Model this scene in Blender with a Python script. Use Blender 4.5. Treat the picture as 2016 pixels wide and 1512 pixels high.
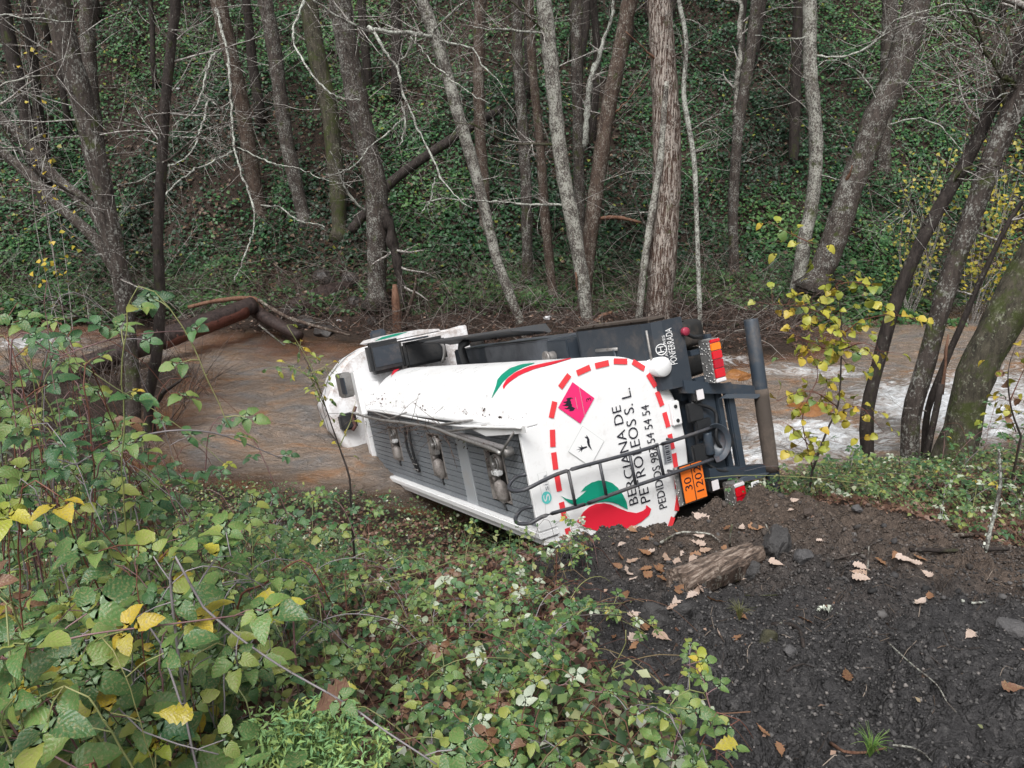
import bpy, bmesh, math, random
import numpy as np
from mathutils import Matrix, Vector, Euler

S = bpy.context.scene
COL = S.collection
for o in list(bpy.data.objects): bpy.data.objects.remove(o)
R = math.radians
rng = np.random.default_rng(7)
random.seed(7)

# ------------------------------------------------------------------ camera, world, sun, exposure
EYE = 5.2                                   # eye height above the water (z = 0)
PITCH = R(18)
FPX, CX, CY = 1550., 1008., 756.
cam_d = bpy.data.cameras.new('camera'); cam = bpy.data.objects.new('camera', cam_d); COL.objects.link(cam)
cam.location = (0, 0, EYE); cam.rotation_euler = (R(90) - PITCH, 0, 0)
cam_d.sensor_width = 36; cam_d.lens = 36 * FPX / 2016
cam_d.clip_start = .05; cam_d.clip_end = 400
S.camera = cam

W = bpy.data.worlds.new('World'); S.world = W; W.use_nodes = True
nt = W.node_tree; nt.nodes.clear()
sky = nt.nodes.new('ShaderNodeTexSky'); sky.sky_type = 'NISHITA'; sky.sun_disc = False
SUN_EL, SUN_AZ = 58, 200                     # azimuth measured from +Y towards +X
sky.sun_elevation = R(SUN_EL); sky.sun_rotation = R(SUN_AZ)
sky.air_density = 1.0; sky.dust_density = 4.0; sky.ozone_density = 1.0
hs = nt.nodes.new('ShaderNodeHueSaturation'); hs.inputs['Saturation'].default_value = .12   # cloud cover: nearly white light
bg = nt.nodes.new('ShaderNodeBackground'); bg.inputs['Strength'].default_value = .105
wo = nt.nodes.new('ShaderNodeOutputWorld')
nt.links.new(sky.outputs[0], hs.inputs['Color']); nt.links.new(hs.outputs[0], bg.inputs[0]); nt.links.new(bg.outputs[0], wo.inputs[0])

sd = bpy.data.lights.new('sun', 'SUN'); sd.energy = 1.8; sd.angle = R(32); sd.color = (1, .985, .96)
sun = bpy.data.objects.new('sun', sd); COL.objects.link(sun)
sv = Vector((math.sin(R(SUN_AZ)) * math.cos(R(SUN_EL)), math.cos(R(SUN_AZ)) * math.cos(R(SUN_EL)), math.sin(R(SUN_EL))))
sun.rotation_euler = sv.to_track_quat('Z', 'Y').to_euler(); sun.location = sv * 50

S.view_settings.view_transform = 'Standard'; S.view_settings.look = 'None'
S.view_settings.exposure = 0.75; S.view_settings.gamma = 1; S.view_settings.use_curve_mapping = False
S.render.engine = 'CYCLES'
S.cycles.max_bounces = 5; S.cycles.diffuse_bounces = 2; S.cycles.glossy_bounces = 3; S.cycles.transmission_bounces = 4
S.cycles.transparent_max_bounces = 6; S.cycles.use_denoising = True
S.cycles.caustics_reflective = False; S.cycles.caustics_refractive = False

# ------------------------------------------------------------------ measuring helpers
def ray(px, py):
    c, s = math.cos(PITCH), math.sin(PITCH)
    dx = (px - CX) / FPX; dv = -(py - CY) / FPX
    return np.array([dx, c + dv * s, -s + dv * c])
def at(px, py, Y):
    d = ray(px, py); d = d * (Y / d[1]); return np.array([d[0], d[1], d[2] + EYE])

# ------------------------------------------------------------------ numpy noise
def _hash(ix, iy, seed):
    h = (ix.astype(np.int64) * 374761393 + iy.astype(np.int64) * 668265263 + seed * 1442695041) & 0x7fffffff
    h = ((h ^ (h >> 13)) * 1274126177) & 0x7fffffff
    return ((h ^ (h >> 16)) & 0xffff) / 65535.
def vnoise(x, y, seed=0):
    x = np.asarray(x, float); y = np.asarray(y, float)
    ix, iy = np.floor(x), np.floor(y); fx, fy = x - ix, y - iy
    fx = fx * fx * fx * (fx * (fx * 6 - 15) + 10); fy = fy * fy * fy * (fy * (fy * 6 - 15) + 10)
    a = _hash(ix, iy, seed); b = _hash(ix + 1, iy, seed); c = _hash(ix, iy + 1, seed); d = _hash(ix + 1, iy + 1, seed)
    return (a + (b - a) * fx) * (1 - fy) + (c + (d - c) * fx) * fy - .5
def fbm(x, y, seed=0, oct=4):
    t = 0; a = 1.; f = 1.
    for i in range(oct):
        t = t + a * vnoise(x * f + i * 17.3, y * f - i * 9.1, seed + i); a *= .5; f *= 2.07
    return t
def ss(a, b, x):
    t = np.clip((np.asarray(x, float) - a) / (b - a), 0, 1); return t * t * (3 - 2 * t)

# ------------------------------------------------------------------ terrain
FAR = [(20.4, -5.15), (21.4, -4.85), (23.6, -4.5), (25.0, -3.6), (34, 5.6), (60, 30), (90, 48)]
PROF = [
 (-14, [(-6, -1.6), (0, -1.6), (2, -2.0), (5, -3.2), (8, -4.3), (12, -4.8), (13.6, -5.2), (15, -5.75), (19, -5.8), (21.6, -5.25), (22.5, -4.9), (24, -4.5), (25.4, -3.6), (34, 5.4), (60, 30), (90, 48)]),
 (-8, [(-6, -1.6), (0, -1.6), (2, -2.0), (5, -3.3), (8, -4.3), (12, -4.8), (14.5, -5.0), (16.4, -5.08), (17.4, -5.6), (18.4, -5.6), (19.6, -5.3)] + FAR),
 (-5, [(-6, -1.6), (0, -1.65), (2, -1.9), (4, -2.8), (6.5, -4.0), (9.6, -4.9), (11.2, -5.2), (12.5, -5.8), (16.5, -5.7), (18.4, -5.38), (19.6, -5.26)] + FAR),
 (-2.6, [(-6, -1.6), (0, -1.65), (2, -1.87), (3.6, -2.6), (6.0, -3.8), (8.6, -4.85), (10.4, -5.22), (12, -5.9), (16.4, -5.8), (17.6, -5.35), (18.4, -5.16), (19.8, -5.0), (21.4, -4.8)] + FAR[2:]),
 (-1, [(-6, -1.6), (0, -1.65), (2, -1.87), (3.3, -2.38), (5, -3.05), (6.2, -4.0), (8, -4.8), (10.2, -5.25), (12, -5.95), (16.6, -5.9), (17.8, -5.3), (18.6, -5.1), (21.0, -4.8)] + FAR[2:]),
 (0.2, [(-6, -1.6), (0, -1.65), (1.75, -1.72), (3.16, -2.3), (4.6, -2.76), (5.2, -3.0), (6.0, -4.2), (8, -4.9), (10, -5.35), (11.5, -5.95), (17, -5.9), (18, -5.3), (18.8, -5.08), (21.0, -4.8)] + FAR[2:]),
 (.75, [(-6, -1.6), (0, -1.65), (1.75, -1.7), (3.16, -2.28), (4.6, -2.66), (5.25, -2.80), (5.9, -4.0), (6.6, -4.75), (8.5, -5.1), (10, -5.35), (11.5, -5.95), (17, -5.9), (18, -5.3), (18.8, -5.08), (21.0, -4.8)] + FAR[2:]),
 (1.3, [(-6, -1.6), (0, -1.65), (1.75, -1.68), (3.16, -2.26), (4.7, -2.64), (5.35, -2.79), (5.9, -3.8), (6.6, -4.7), (8.5, -5.1), (10, -5.35), (11.5, -5.95), (17, -5.9), (18, -5.3), (18.8, -5.08), (21.0, -4.8)] + FAR[2:]),
 (1.9, [(-6, -1.6), (0, -1.65), (1.75, -1.68), (3.2, -2.24), (4.8, -2.55), (5.5, -2.70), (6.2, -3.6), (7.0, -4.5), (8.6, -4.95), (10.3, -5.2), (11.8, -5.9), (17, -5.9), (18, -5.3), (18.8, -5.08), (21.0, -4.8)] + FAR[2:]),
 (2.6, [(-6, -1.6), (0, -1.65), (1.75, -1.68), (3.2, -2.22), (4.8, -2.62), (6.2, -3.1), (7.4, -3.8), (9, -4.55), (10.6, -5.15), (12, -5.9), (17, -5.9), (18, -5.3), (18.8, -5.08), (21.0, -4.8)] + FAR[2:]),
 (4, [(-6, -1.6), (0, -1.65), (2, -1.72), (3.4, -2.22), (5, -2.82), (6.5, -3.3), (8.2, -3.85), (9.6, -4.5), (10.8, -5.15), (12, -5.8), (16.4, -5.8), (17.3, -5.3), (18.0, -5.0), (21.4, -4.65)] + FAR[2:]),
 (7, [(-6, -1.6), (0, -1.65), (2, -1.72), (3.6, -2.25), (5, -2.75), (6.6, -3.2), (8.6, -3.75), (10, -4.4), (11, -5.0), (12.4, -5.75), (17.0, -5.8), (18.2, -5.3), (19.0, -5.0), (22.4, -4.7), (24.2, -4.5), (25.6, -3.6), (34, 5.2), (60, 29), (90, 48)]),
(9.6, [(-6, -1.6), (0, -1.65), (2, -1.72), (3.6, -2.25), (5, -2.75), (6.8, -3.2), (9.2, -3.8), (11, -4.6), (11.8, -5.1), (13, -5.75), (20, -5.8), (22.6, -5.25), (23.4, -4.95), (24.6, -4.5), (25.8, -3.6), (34, 5.2), (60, 29), (90, 48)]),
 (14, [(-6, -1.6), (0, -1.65), (2, -1.72), (4, -2.3), (7, -3.0), (10, -3.8), (12, -4.9), (13, -5.6), (20, -5.8), (23.6, -5.25), (24.4, -4.95), (25.4, -4.5), (26.6, -3.6), (35, 5.2), (60, 29), (90, 48)]),
]
PX_ = np.array([p[0] for p in PROF], float)
def G0(x, y):
    x = np.asarray(x, float); y = np.asarray(y, float)
    Z = np.stack([np.interp(y, [a for a, b in pr], [b for a, b in pr]) for _, pr in PROF])
    xx = np.clip(x, PX_[0], PX_[-1]); k = np.clip(np.searchsorted(PX_, xx) - 1, 0, len(PX_) - 2)
    t = (xx - PX_[k]) / (PX_[k + 1] - PX_[k]); t = t * t * (3 - 2 * t) * .5 + t * .5
    za = np.take_along_axis(Z, k[None], 0)[0]; zb = np.take_along_axis(Z, (k + 1)[None], 0)[0]
    return za * (1 - t) + zb * t + EYE
def dirtmask(x, y):                          # the churned black track and the brown lip at its end
    e = .35 * fbm(np.asarray(x) * 1.3, np.asarray(y) * 1.3, 31, 3)
    left = np.interp(y, [0, 1.6, 2.2, 3.2, 4.2, 5.4, 6], [.9, .55, .5, .38, .3, .2, .0])
    right = np.interp(y, [0, 3, 4.2, 4.9, 5.6, 6.4], [9, 7, 4.2, 2.9, 2.5, 2.3])
    return ss(-.12, .12, x - left + e * .5) * (1 - ss(-.15, .2, x - right + e * .6)) * (1 - ss(6.2, 7.2, y))
def G(x, y):
    x = np.asarray(x, float); y = np.asarray(y, float)
    shp = np.broadcast(x, y).shape; x = np.broadcast_to(x, shp).ravel(); y = np.broadcast_to(y, shp).ravel()
    z = G0(x, y)
    n = .16 * fbm(x * .8, y * .8, 3, 4)
    far = ss(22, 26, y); edge = ss(16, 17.5, y) * (1 - ss(20, 22, y)); z = z + edge * .22 * fbm(x * .9, y * .6, 45, 3)
    z = z + n * (1 - far) * ss(.2, 2, y) + far * (.9 * fbm(x * .22, y * .22, 11, 4) + .25 * fbm(x * 1.1, y * 1.1, 12, 3))
    d = dirtmask(x, y)
    r = 1 - 2 * np.abs(vnoise(x * 2.6 + .4 * y, y * 2.6, 21)); r2 = 1 - 2 * np.abs(vnoise(x * 6.5, y * 6.5, 22)); r3 = 1 - 2 * np.abs(vnoise(x * 15, y * 15, 23))
    z = z + d * (.10 * (.60 - r) + .085 * (.60 - r2) + .05 * (.60 - r3) + .03 * fbm(x * 9, y * 9, 24, 3) + .02 * vnoise(x * 27, y * 27, 25))
    hx, hy = x - 1.86, y - 2.95; z = z + d * .15 * np.exp(-(hx / .34) ** 2 - (hy / .22) ** 2) * (1 + 1.2 * vnoise(x * 4, y * 4, 29)) * (.6 + .4 * np.tanh((hx + .22) * 14))
    return z.reshape(shp)
def hit(px, py, lo=.8, hi=70):
    Y = np.geomspace(lo, hi, 900); d = ray(px, py); p = d[None] * (Y / d[1])[:, None]
    g = G0(p[:, 0], Y) if py > 2000 else G(p[:, 0], Y)
    k = np.argmax(p[:, 2] + EYE < g)
    return np.array([p[k, 0], Y[k], g[k]])

# ------------------------------------------------------------------ mesh helpers
class MB:
    def __init__(s): s.v = []; s.q = []; s.t = []; s.n = 0; s.qa = []; s.c = []
    def add(s, v, q=None, t=None, c=None):
        v = np.asarray(v, float).reshape(-1, 3)
        if q is not None and len(q): s.q.append(np.asarray(q, np.int64).reshape(-1, 4) + s.n)
        if t is not None and len(t): s.t.append(np.asarray(t, np.int64).reshape(-1, 3) + s.n)
        s.v.append(v); s.n += len(v)
        if c is not None: s.c.append(np.broadcast_to(np.asarray(c, float), (len(v), 3)))
        return s
    def tube(s, pts, rad, sides=6, c=None, cap=True, wob=0):
        pts = np.asarray(pts, float); n = len(pts); rad = np.broadcast_to(np.asarray(rad, float), (n,))
        T = np.gradient(pts, axis=0); T /= np.linalg.norm(T, axis=1)[:, None] + 1e-9
        ref = np.array([0, 0, 1.]) if abs(T[:, 2].mean()) < .8 else np.array([1., 0, 0])
        A = np.cross(T, ref); A /= np.linalg.norm(A, axis=1)[:, None] + 1e-9; B = np.cross(T, A)
        a = np.arange(sides) * 2 * math.pi / sides
        rr = rad[:, None] * np.ones(sides)[None]
        if wob: rr = rr * (1 + wob * (rng.random((n, sides)) - .5) + wob * (rng.random(n) - .5)[:, None])
        V = pts[:, None] + rr[..., None] * (np.cos(a)[None, :, None] * A[:, None] + np.sin(a)[None, :, None] * B[:, None])
        i = np.arange(n - 1)[:, None] * sides; j = np.arange(sides)[None]; j2 = (j + 1) % sides
        q = np.stack([i + j, i + j2, i + sides + j2, i + sides + j], -1).reshape(-1, 4)
        V = V.reshape(-1, 3); t = None
        if cap:
            V = np.concatenate([V, pts[:1], pts[-1:]]); a0, a1 = n * sides, n * sides + 1; jj = np.arange(sides); k2 = (jj + 1) % sides
            t = np.concatenate([np.stack([k2, jj, np.full(sides, a0)], -1), np.stack([(n - 1) * sides + jj, (n - 1) * sides + k2, np.full(sides, a1)], -1)])
        return s.add(V, q, t, c)
    def mesh(s, name, smooth=True):
        me = bpy.data.meshes.new(name)
        v = np.concatenate(s.v) if s.v else np.zeros((0, 3))
        q = np.concatenate(s.q) if s.q else np.zeros((0, 4), int); t = np.concatenate(s.t) if s.t else np.zeros((0, 3), int)
        me.vertices.add(len(v)); me.vertices.foreach_set('co', v.astype(np.float32).ravel())
        me.loops.add(len(q) * 4 + len(t) * 3); me.loops.foreach_set('vertex_index', np.concatenate([q.ravel(), t.ravel()]).astype(np.int32))
        me.polygons.add(len(q) + len(t))
        me.polygons.foreach_set('loop_start', np.concatenate([np.arange(len(q)) * 4, len(q) * 4 + np.arange(len(t)) * 3]).astype(np.int32))
        if smooth: me.polygons.foreach_set('use_smooth', np.ones(len(q) + len(t), bool))
        if s.c:
            c = np.concatenate(s.c); c4 = np.ones((len(c), 4), np.float32); c4[:, :3] = c
            at_ = me.attributes.new('tint', 'FLOAT_COLOR', 'POINT'); at_.data.foreach_set('color', c4.ravel())
        me.update(calc_edges=True); me.validate()
        return me
def ob(name, me, mat=None, parent=None, loc=None, rot=None):
    if isinstance(me, MB): me = me.mesh(name)
    o = bpy.data.objects.new(name, me); COL.objects.link(o)
    if mat is not None and not me.materials: me.materials.append(mat)
    if parent is not None: o.parent = parent
    if loc is not None: o.location = loc
    if rot is not None: o.rotation_euler = rot
    return o
def empty(name, loc=(0, 0, 0)):
    o = bpy.data.objects.new(name, None); COL.objects.link(o); o.location = loc; o.empty_display_size = .2; return o
def tag(o, label=None, cat=None, group=None, kind=None):
    if label: o['label'] = label
    if cat: o['category'] = cat
    if group: o['group'] = group
    if kind: o['kind'] = kind
    return o
def scatter(mb, base_v, base_q, base_t, mats, locs, cols=None):
    """bake N copies of a little mesh into mb (mats N,3,3 columns = axes)"""
    N = len(locs); bv = np.asarray(base_v, float); k = len(bv)
    V = np.einsum('nij,kj->nki', mats, bv) + locs[:, None]
    off = (np.arange(N) * k)[:, None, None]
    q = (np.asarray(base_q)[None] + off).reshape(-1, 4) if base_q is not None and len(base_q) else None
    t = (np.asarray(base_t)[None] + off).reshape(-1, 3) if base_t is not None and len(base_t) else None
    c = np.repeat(cols, k, 0) if cols is not None else None
    mb.add(V.reshape(-1, 3), q, t, c)
def frames(nrm, yaw, scale):
    """axes with Z = nrm, spun by yaw"""
    nrm = nrm / np.linalg.norm(nrm, axis=1)[:, None]
    ref = np.where(np.abs(nrm[:, 2:3]) < .95, np.array([[0, 0, 1.]]), np.array([[1., 0, 0]]))
    a = np.cross(ref, nrm); a /= np.linalg.norm(a, axis=1)[:, None]; b = np.cross(nrm, a)
    c, s_ = np.cos(yaw)[:, None], np.sin(yaw)[:, None]
    X = a * c + b * s_; Y = -a * s_ + b * c
    M = np.stack([X, Y, nrm], -1); return M * np.asarray(scale)[:, None, None]
def spline(pts, step):
    """Catmull-Rom through pts (rows x,y,z,(r...)), resampled about every step metres"""
    P = np.asarray(pts, float)
    if len(P) == 2:
        n = max(2, int(np.linalg.norm(P[1, :3] - P[0, :3]) / step) + 1); t = np.linspace(0, 1, n)[:, None]; return P[0] * (1 - t) + P[1] * t
    Q = np.concatenate([2 * P[:1] - P[1:2], P, 2 * P[-1:] - P[-2:-1]]); out = []
    for i in range(1, len(Q) - 2):
        n = max(1, int(np.linalg.norm(Q[i + 1, :3] - Q[i, :3]) / step)); t = (np.arange(n) / n)[:, None]
        p0, p1, p2, p3 = Q[i - 1], Q[i], Q[i + 1], Q[i + 2]
        out.append(.5 * (2 * p1 + (p2 - p0) * t + (2 * p0 - 5 * p1 + 4 * p2 - p3) * t ** 2 + (3 * p1 - p0 - 3 * p2 + p3) * t ** 3))
    return np.concatenate(out + [P[-1:]])

# ------------------------------------------------------------------ materials
def mat(name, col=(.5, .5, .5), rough=.5, metal=0, spec=.5):
    m = bpy.data.materials.new(name); m.use_nodes = True
    b = m.node_tree.nodes['Principled BSDF']
    b.inputs['Base Color'].default_value = (*col, 1); b.inputs['Roughness'].default_value = rough
    b.inputs['Metallic'].default_value = metal; b.inputs['Specular IOR Level'].default_value = spec
    return m
class N:
    """tiny node-graph helper"""
    def __init__(s, m): s.m = m; s.t = m.node_tree; s.b = s.t.nodes['Principled BSDF']
    def n(s, typ, **kw):
        nd = s.t.nodes.new(typ)
        for k, v in kw.items():
            if hasattr(nd, k): setattr(nd, k, v)
            else: s.set(nd.inputs[k], v)
        return nd
    def set(s, sock, v):
        if isinstance(v, bpy.types.NodeSocket): s.t.links.new(v, sock)
        else: sock.default_value = (*v, 1) if isinstance(v, tuple) and len(v) == 3 and sock.type == 'RGBA' else v
    def co(s, kind='Object'): return s.n('ShaderNodeTexCoord').outputs[kind]
    def pos(s): return s.n('ShaderNodeNewGeometry').outputs['Position']
    def mapping(s, vec, scale=(1, 1, 1), loc=(0, 0, 0)):
        m = s.n('ShaderNodeMapping'); s.set(m.inputs['Vector'], vec); m.inputs['Scale'].default_value = scale; m.inputs['Location'].default_value = loc; return m.outputs[0]
    def noise(s, vec, scale, detail=3, rough=.55, dist=0):
        nd = s.n('ShaderNodeTexNoise'); s.set(nd.inputs['Vector'], vec); nd.inputs['Scale'].default_value = scale; nd.inputs['Detail'].default_value = detail
        nd.inputs['Roughness'].default_value = rough; nd.inputs['Distortion'].default_value = dist; return nd.outputs['Fac']
    def vor(s, vec, scale, feature='F1'):
        nd = s.n('ShaderNodeTexVoronoi', feature=feature); s.set(nd.inputs['Vector'], vec); nd.inputs['Scale'].default_value = scale; return nd.outputs['Distance']
    def ramp(s, fac, stops, interp='LINEAR'):
        nd = s.n('ShaderNodeValToRGB'); s.set(nd.inputs[0], fac); e = nd.color_ramp.elements; nd.color_ramp.interpolation = interp
        while len(e) < len(stops): e.new(.5)
        for el, (p, c) in zip(e, stops): el.position = p; el.color = (*c, 1) if isinstance(c, tuple) else (c, c, c, 1)
        return nd.outputs[0]
    def mix(s, fac, a, b, typ='MIX'):
        nd = s.n('ShaderNodeMix', data_type='RGBA', blend_type=typ); s.set(nd.inputs['Factor'], fac); s.set(nd.inputs[6], a); s.set(nd.inputs[7], b); return nd.outputs[2]
    def math(s, op, a, b=0., c=None):
        nd = s.n('ShaderNodeMath', operation=op); s.set(nd.inputs[0], a); s.set(nd.inputs[1], b)
        if c is not None: s.set(nd.inputs[2], c)
        return nd.outputs[0]
    def sep(s, vec): nd = s.n('ShaderNodeSeparateXYZ'); s.set(nd.inputs[0], vec); return nd.outputs
    def attr(s, name): return s.n('ShaderNodeAttribute', attribute_name=name)
    def bump(s, h, strength=.5, dist=.02, nrm=None):
        nd = s.n('ShaderNodeBump'); s.set(nd.inputs['Height'], h); nd.inputs['Strength'].default_value = strength; nd.inputs['Distance'].default_value = dist
        if nrm is not None: s.set(nd.inputs['Normal'], nrm)
        return nd.outputs[0]
    def out(s, **kw):
        for k, v in kw.items(): s.set(s.b.inputs[k.replace('_', ' ')], v)
        return s.m

def make_ground_mat():
    g = N(mat('earth', rough=.85, spec=.3)); p = g.pos(); x, y, z = g.sep(p)
    n1 = g.noise(p, 3, 5, .65); n2 = g.noise(p, 22, 5, .7); n3 = g.noise(p, 90, 3)
    black = g.ramp(n2, [(.3, (.020, .019, .020)), (.52, (.046, .044, .045)), (.72, (.11, .104, .102))])
    brown = g.ramp(n2, [(.3, (.045, .033, .026)), (.55, (.115, .085, .066)), (.75, (.20, .155, .125))])
    litter = g.ramp(n2, [(.3, (.010, .008, .006)), (.5, (.030, .020, .014)), (.62, (.06, .037, .026)), (.8, (.03, .032, .016))])
    bed = g.ramp(n1, [(.3, (.10, .042, .014)), (.5, (.20, .09, .03)), (.7, (.10, .075, .05))])
    d = g.attr('dirt').outputs['Fac']; b = g.attr('brown').outputs['Fac']; w = g.attr('bed').outputs['Fac']
    c = g.mix(d, litter, g.mix(b, black, brown)); c = g.mix(w, c, bed)
    v1 = g.vor(p, 30); v2 = g.vor(p, 85)
    h = g.math('SUBTRACT', g.math('MULTIPLY', n2, .8), g.math('ADD', g.math('MULTIPLY', v1, .55), g.math('MULTIPLY', v2, .4)))
    cr = g.ramp(g.vor(p, 85), [(.1, .0), (.5, .55)])
    c = g.mix(g.math('MULTIPLY', cr, g.math('MULTIPLY', d, .55)), c, (.012, .011, .011))
    return g.out(Base_Color=c, Normal=g.bump(h, .9, .03), Roughness=g.ramp(n1, [(.3, .65), (.7, .95)]))
M_EARTH = make_ground_mat()

def make_bark(name, base, dark, lichen, amount, moss=.0, streak=False):
    g = N(mat(name, rough=.85, spec=.25)); p = g.pos(); x, y, z = g.sep(p)
    st = g.mapping(p, (1, 1, .28)); n1 = g.noise(st, 14, 5, .7); n2 = g.noise(p, 3.5, 4, .7); n3 = g.noise(g.mapping(p, (1, 1, .75)), 30, 4, .75)
    c = g.ramp(n1, [(.3, dark), (.6, base)])
    lm = g.ramp(g.math('ADD', g.math('MULTIPLY', n2, .38), g.math('MULTIPLY', n3, .62)), [(.62 - amount * .3, 0.), (.70 - amount * .3, 1.)])
    c = g.mix(g.math('MULTIPLY', lm, .85), c, lichen)
    if streak:
        s2 = g.noise(g.mapping(p, (1, 1, .12)), 26, 4, .75)
        c = g.mix(g.ramp(s2, [(.50, 0.), (.57, 1.)]), c, (.40, .35, .31))
    if moss:
        mm = g.ramp(g.noise(p, 3.2, 4, .7), [(.62 - moss * .3, 0.), (.74 - moss * .3, 1.)]); c = g.mix(g.math('MULTIPLY', mm, .8), c, (.05, .065, .015))
    return g.out(Base_Color=c, Normal=g.bump(g.math('ADD', n1, g.math('MULTIPLY', n3, .4)), .9, .03))
BARK = {
 'grey': make_bark('bark_grey', (.080, .064, .056), (.020, .016, .014), (.33, .33, .30), .34, .18),
 'pale': make_bark('bark_pale', (.13, .113, .10), (.032, .027, .024), (.44, .44, .39), .50, .10),
 'dark': make_bark('bark_dark', (.05, .04, .036), (.014, .011, .010), (.22, .22, .19), .16, .15),
 'red': make_bark('bark_red', (.10, .07, .055), (.028, .018, .014), (.32, .30, .26), .34, .08),
 'mossy': make_bark('bark_mossy', (.085, .075, .055), (.02, .018, .014), (.26, .27, .20), .25, .45),
 'poplar': make_bark('bark_poplar', (.095, .058, .044), (.022, .013, .010), (.42, .40, .36), .30, .08, True),
 'lichen': make_bark('bark_lichen', (.13, .115, .105), (.05, .042, .037), (.52, .54, .48), .56, .0),
 'bare': make_bark('bark_stripped', (.19, .105, .07), (.085, .038, .024), (.30, .2, .14), .2, .0),
 'wet': make_bark('bark_wet_log', (.055, .038, .034), (.014, .010, .010), (.12, .08, .065), .1, .0),
}
BARK['wet'].node_tree.nodes['Principled BSDF'].inputs['Roughness'].default_value = .45
def make_twig():
    g = N(mat('twig', rough=.8, spec=.25)); p = g.pos(); n1 = g.noise(p, 1.7, 3); n2 = g.noise(p, 30, 2)
    return g.out(Base_Color=g.mix(g.ramp(n2, [(.45, 0.), (.6, 1.)]), g.ramp(n1, [(.35, (.075, .055, .048)), (.65, (.25, .22, .205))]), (.42, .41, .38)))
M_TWIG = make_twig()

# ------------------------------------------------------------------ ground: one sheet, fine in the valley in front, coarse beyond
def build_ground():
    a_f = np.radians(np.linspace(-46, 46, 430)); a_c1 = np.radians(np.linspace(-180, -46, 40)[:-1]); a_c2 = np.radians(np.linspace(46, 180, 40)[1:])
    A = np.concatenate([a_c1, a_f, a_c2]); r = np.concatenate([[.0, .4], np.geomspace(.8, 95, 760), [140, 260]])
    rr, aa = np.meshgrid(r, A, indexing='ij'); x = rr * np.sin(aa); y = rr * np.cos(aa)
    z = G(np.clip(x, -60, 60), np.clip(y, -6, 90)); z = np.where(rr < .6, G(x * 0, y * 0) , z)
    nr, na = x.shape
    i = np.arange(nr - 1)[:, None] * na; j = np.arange(na - 1)[None]
    q = np.stack([i + j, i + na + j, i + na + j + 1, i + j + 1], -1).reshape(-1, 4)[:, ::-1]
    mb = MB(); mb.add(np.stack([x, y, z], -1).reshape(-1, 3), q[:, ::-1]); me = mb.mesh('ground')
    d = dirtmask(x, y).ravel(); b = (ss(3.7, 5.0, y + .9 * fbm(x * 1.2, y * 1.2, 41, 3) + .45 * (x - 1.5) * (x > 1.5)) * ss(.3, 1.3, x)).ravel(); w = (1 - ss(-.12, .06, z)).ravel()
    for nm, arr in (('dirt', d), ('brown', b), ('bed', w)):
        at_ = me.attributes.new(nm, 'FLOAT', 'POINT'); at_.data.foreach_set('value', arr.astype(np.float32))
    tag(ob('ground', me, M_EARTH), kind='structure')
build_ground()

# ------------------------------------------------------------------ river
def make_water_mat():
    m = mat('river_water', rough=.12); g = N(m); p = g.pos(); x, y, z = g.sep(p)
    fl = g.mapping(p, (.55, 1.5, 1)); n1 = g.noise(g.mapping(p, (.8, 1.3, 1)), .9, 4, .6, 1.6); n2 = g.noise(g.mapping(p, (.8, 1.4, 1)), 3.2, 5, .65, 2.2); n3 = g.noise(g.mapping(p, (.9, 1.5, 1)), 12, 3, .6, 1.2)
    murk = g.ramp(n1, [(.28, (.33, .18, .095)), (.44, (.28, .21, .16)), (.66, (.20, .185, .175))])
    f = g.attr('foam').outputs['Fac']
    fm = g.ramp(g.math('ADD', g.math('MULTIPLY', f, 1.15), g.math('MULTIPLY', g.math('SUBTRACT', n2, .5), 1.5)), [(.48, 0.), (.98, 1.)])
    c = g.mix(fm, murk, (.80, .82, .84))
    h = g.math('ADD', g.math('MULTIPLY', n2, .7), g.math('MULTIPLY', n3, .3))
    g.out(Base_Color=c, Roughness=g.math('ADD', .07, g.math('MULTIPLY', fm, .6)), Normal=g.bump(h, 1., .22), IOR=1.33)
    g.b.inputs['Specular IOR Level'].default_value = .7
    tr = g.n('ShaderNodeBsdfTransparent'); tr.inputs[0].default_value = (.82, .62, .40, 1)
    mx = g.n('ShaderNodeMixShader'); dp = g.attr('clear').outputs['Fac']
    g.set(mx.inputs[0], g.math('MULTIPLY', dp, g.math('SUBTRACT', 1., fm))); g.t.links.new(g.b.outputs[0], mx.inputs[1]); g.t.links.new(tr.outputs[0], mx.inputs[2])
    g.t.links.new(mx.outputs[0], g.t.nodes['Material Output'].inputs[0]); return m
def foamfield(x, y):
    f = 0
    for cx, cy, sx, sy, a in ((5.4, 13.0, 1.8, 1.2, .82), (8.6, 14.4, 2.2, 2.0, .95), (3.8, 12.0, 1.5, .8, .75), (4.4, 17.8, 1.6, .5, .75), (6.8, 16.8, 2.4, .8, .62), (2.8, 13.6, 1.2, .4, .62),
                              (-12.2, 19.5, 1.6, 1.0, .7), (-9.5, 17.6, 1.2, .5, .3), (10.5, 15.5, 3, 2.5, .7), (13.5, 16.5, 4, 3, .6)):
        f = np.maximum(f, a * np.exp(-((x - cx) / sx) ** 2 - ((y - cy) / sy) ** 2))
    return f
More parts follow.
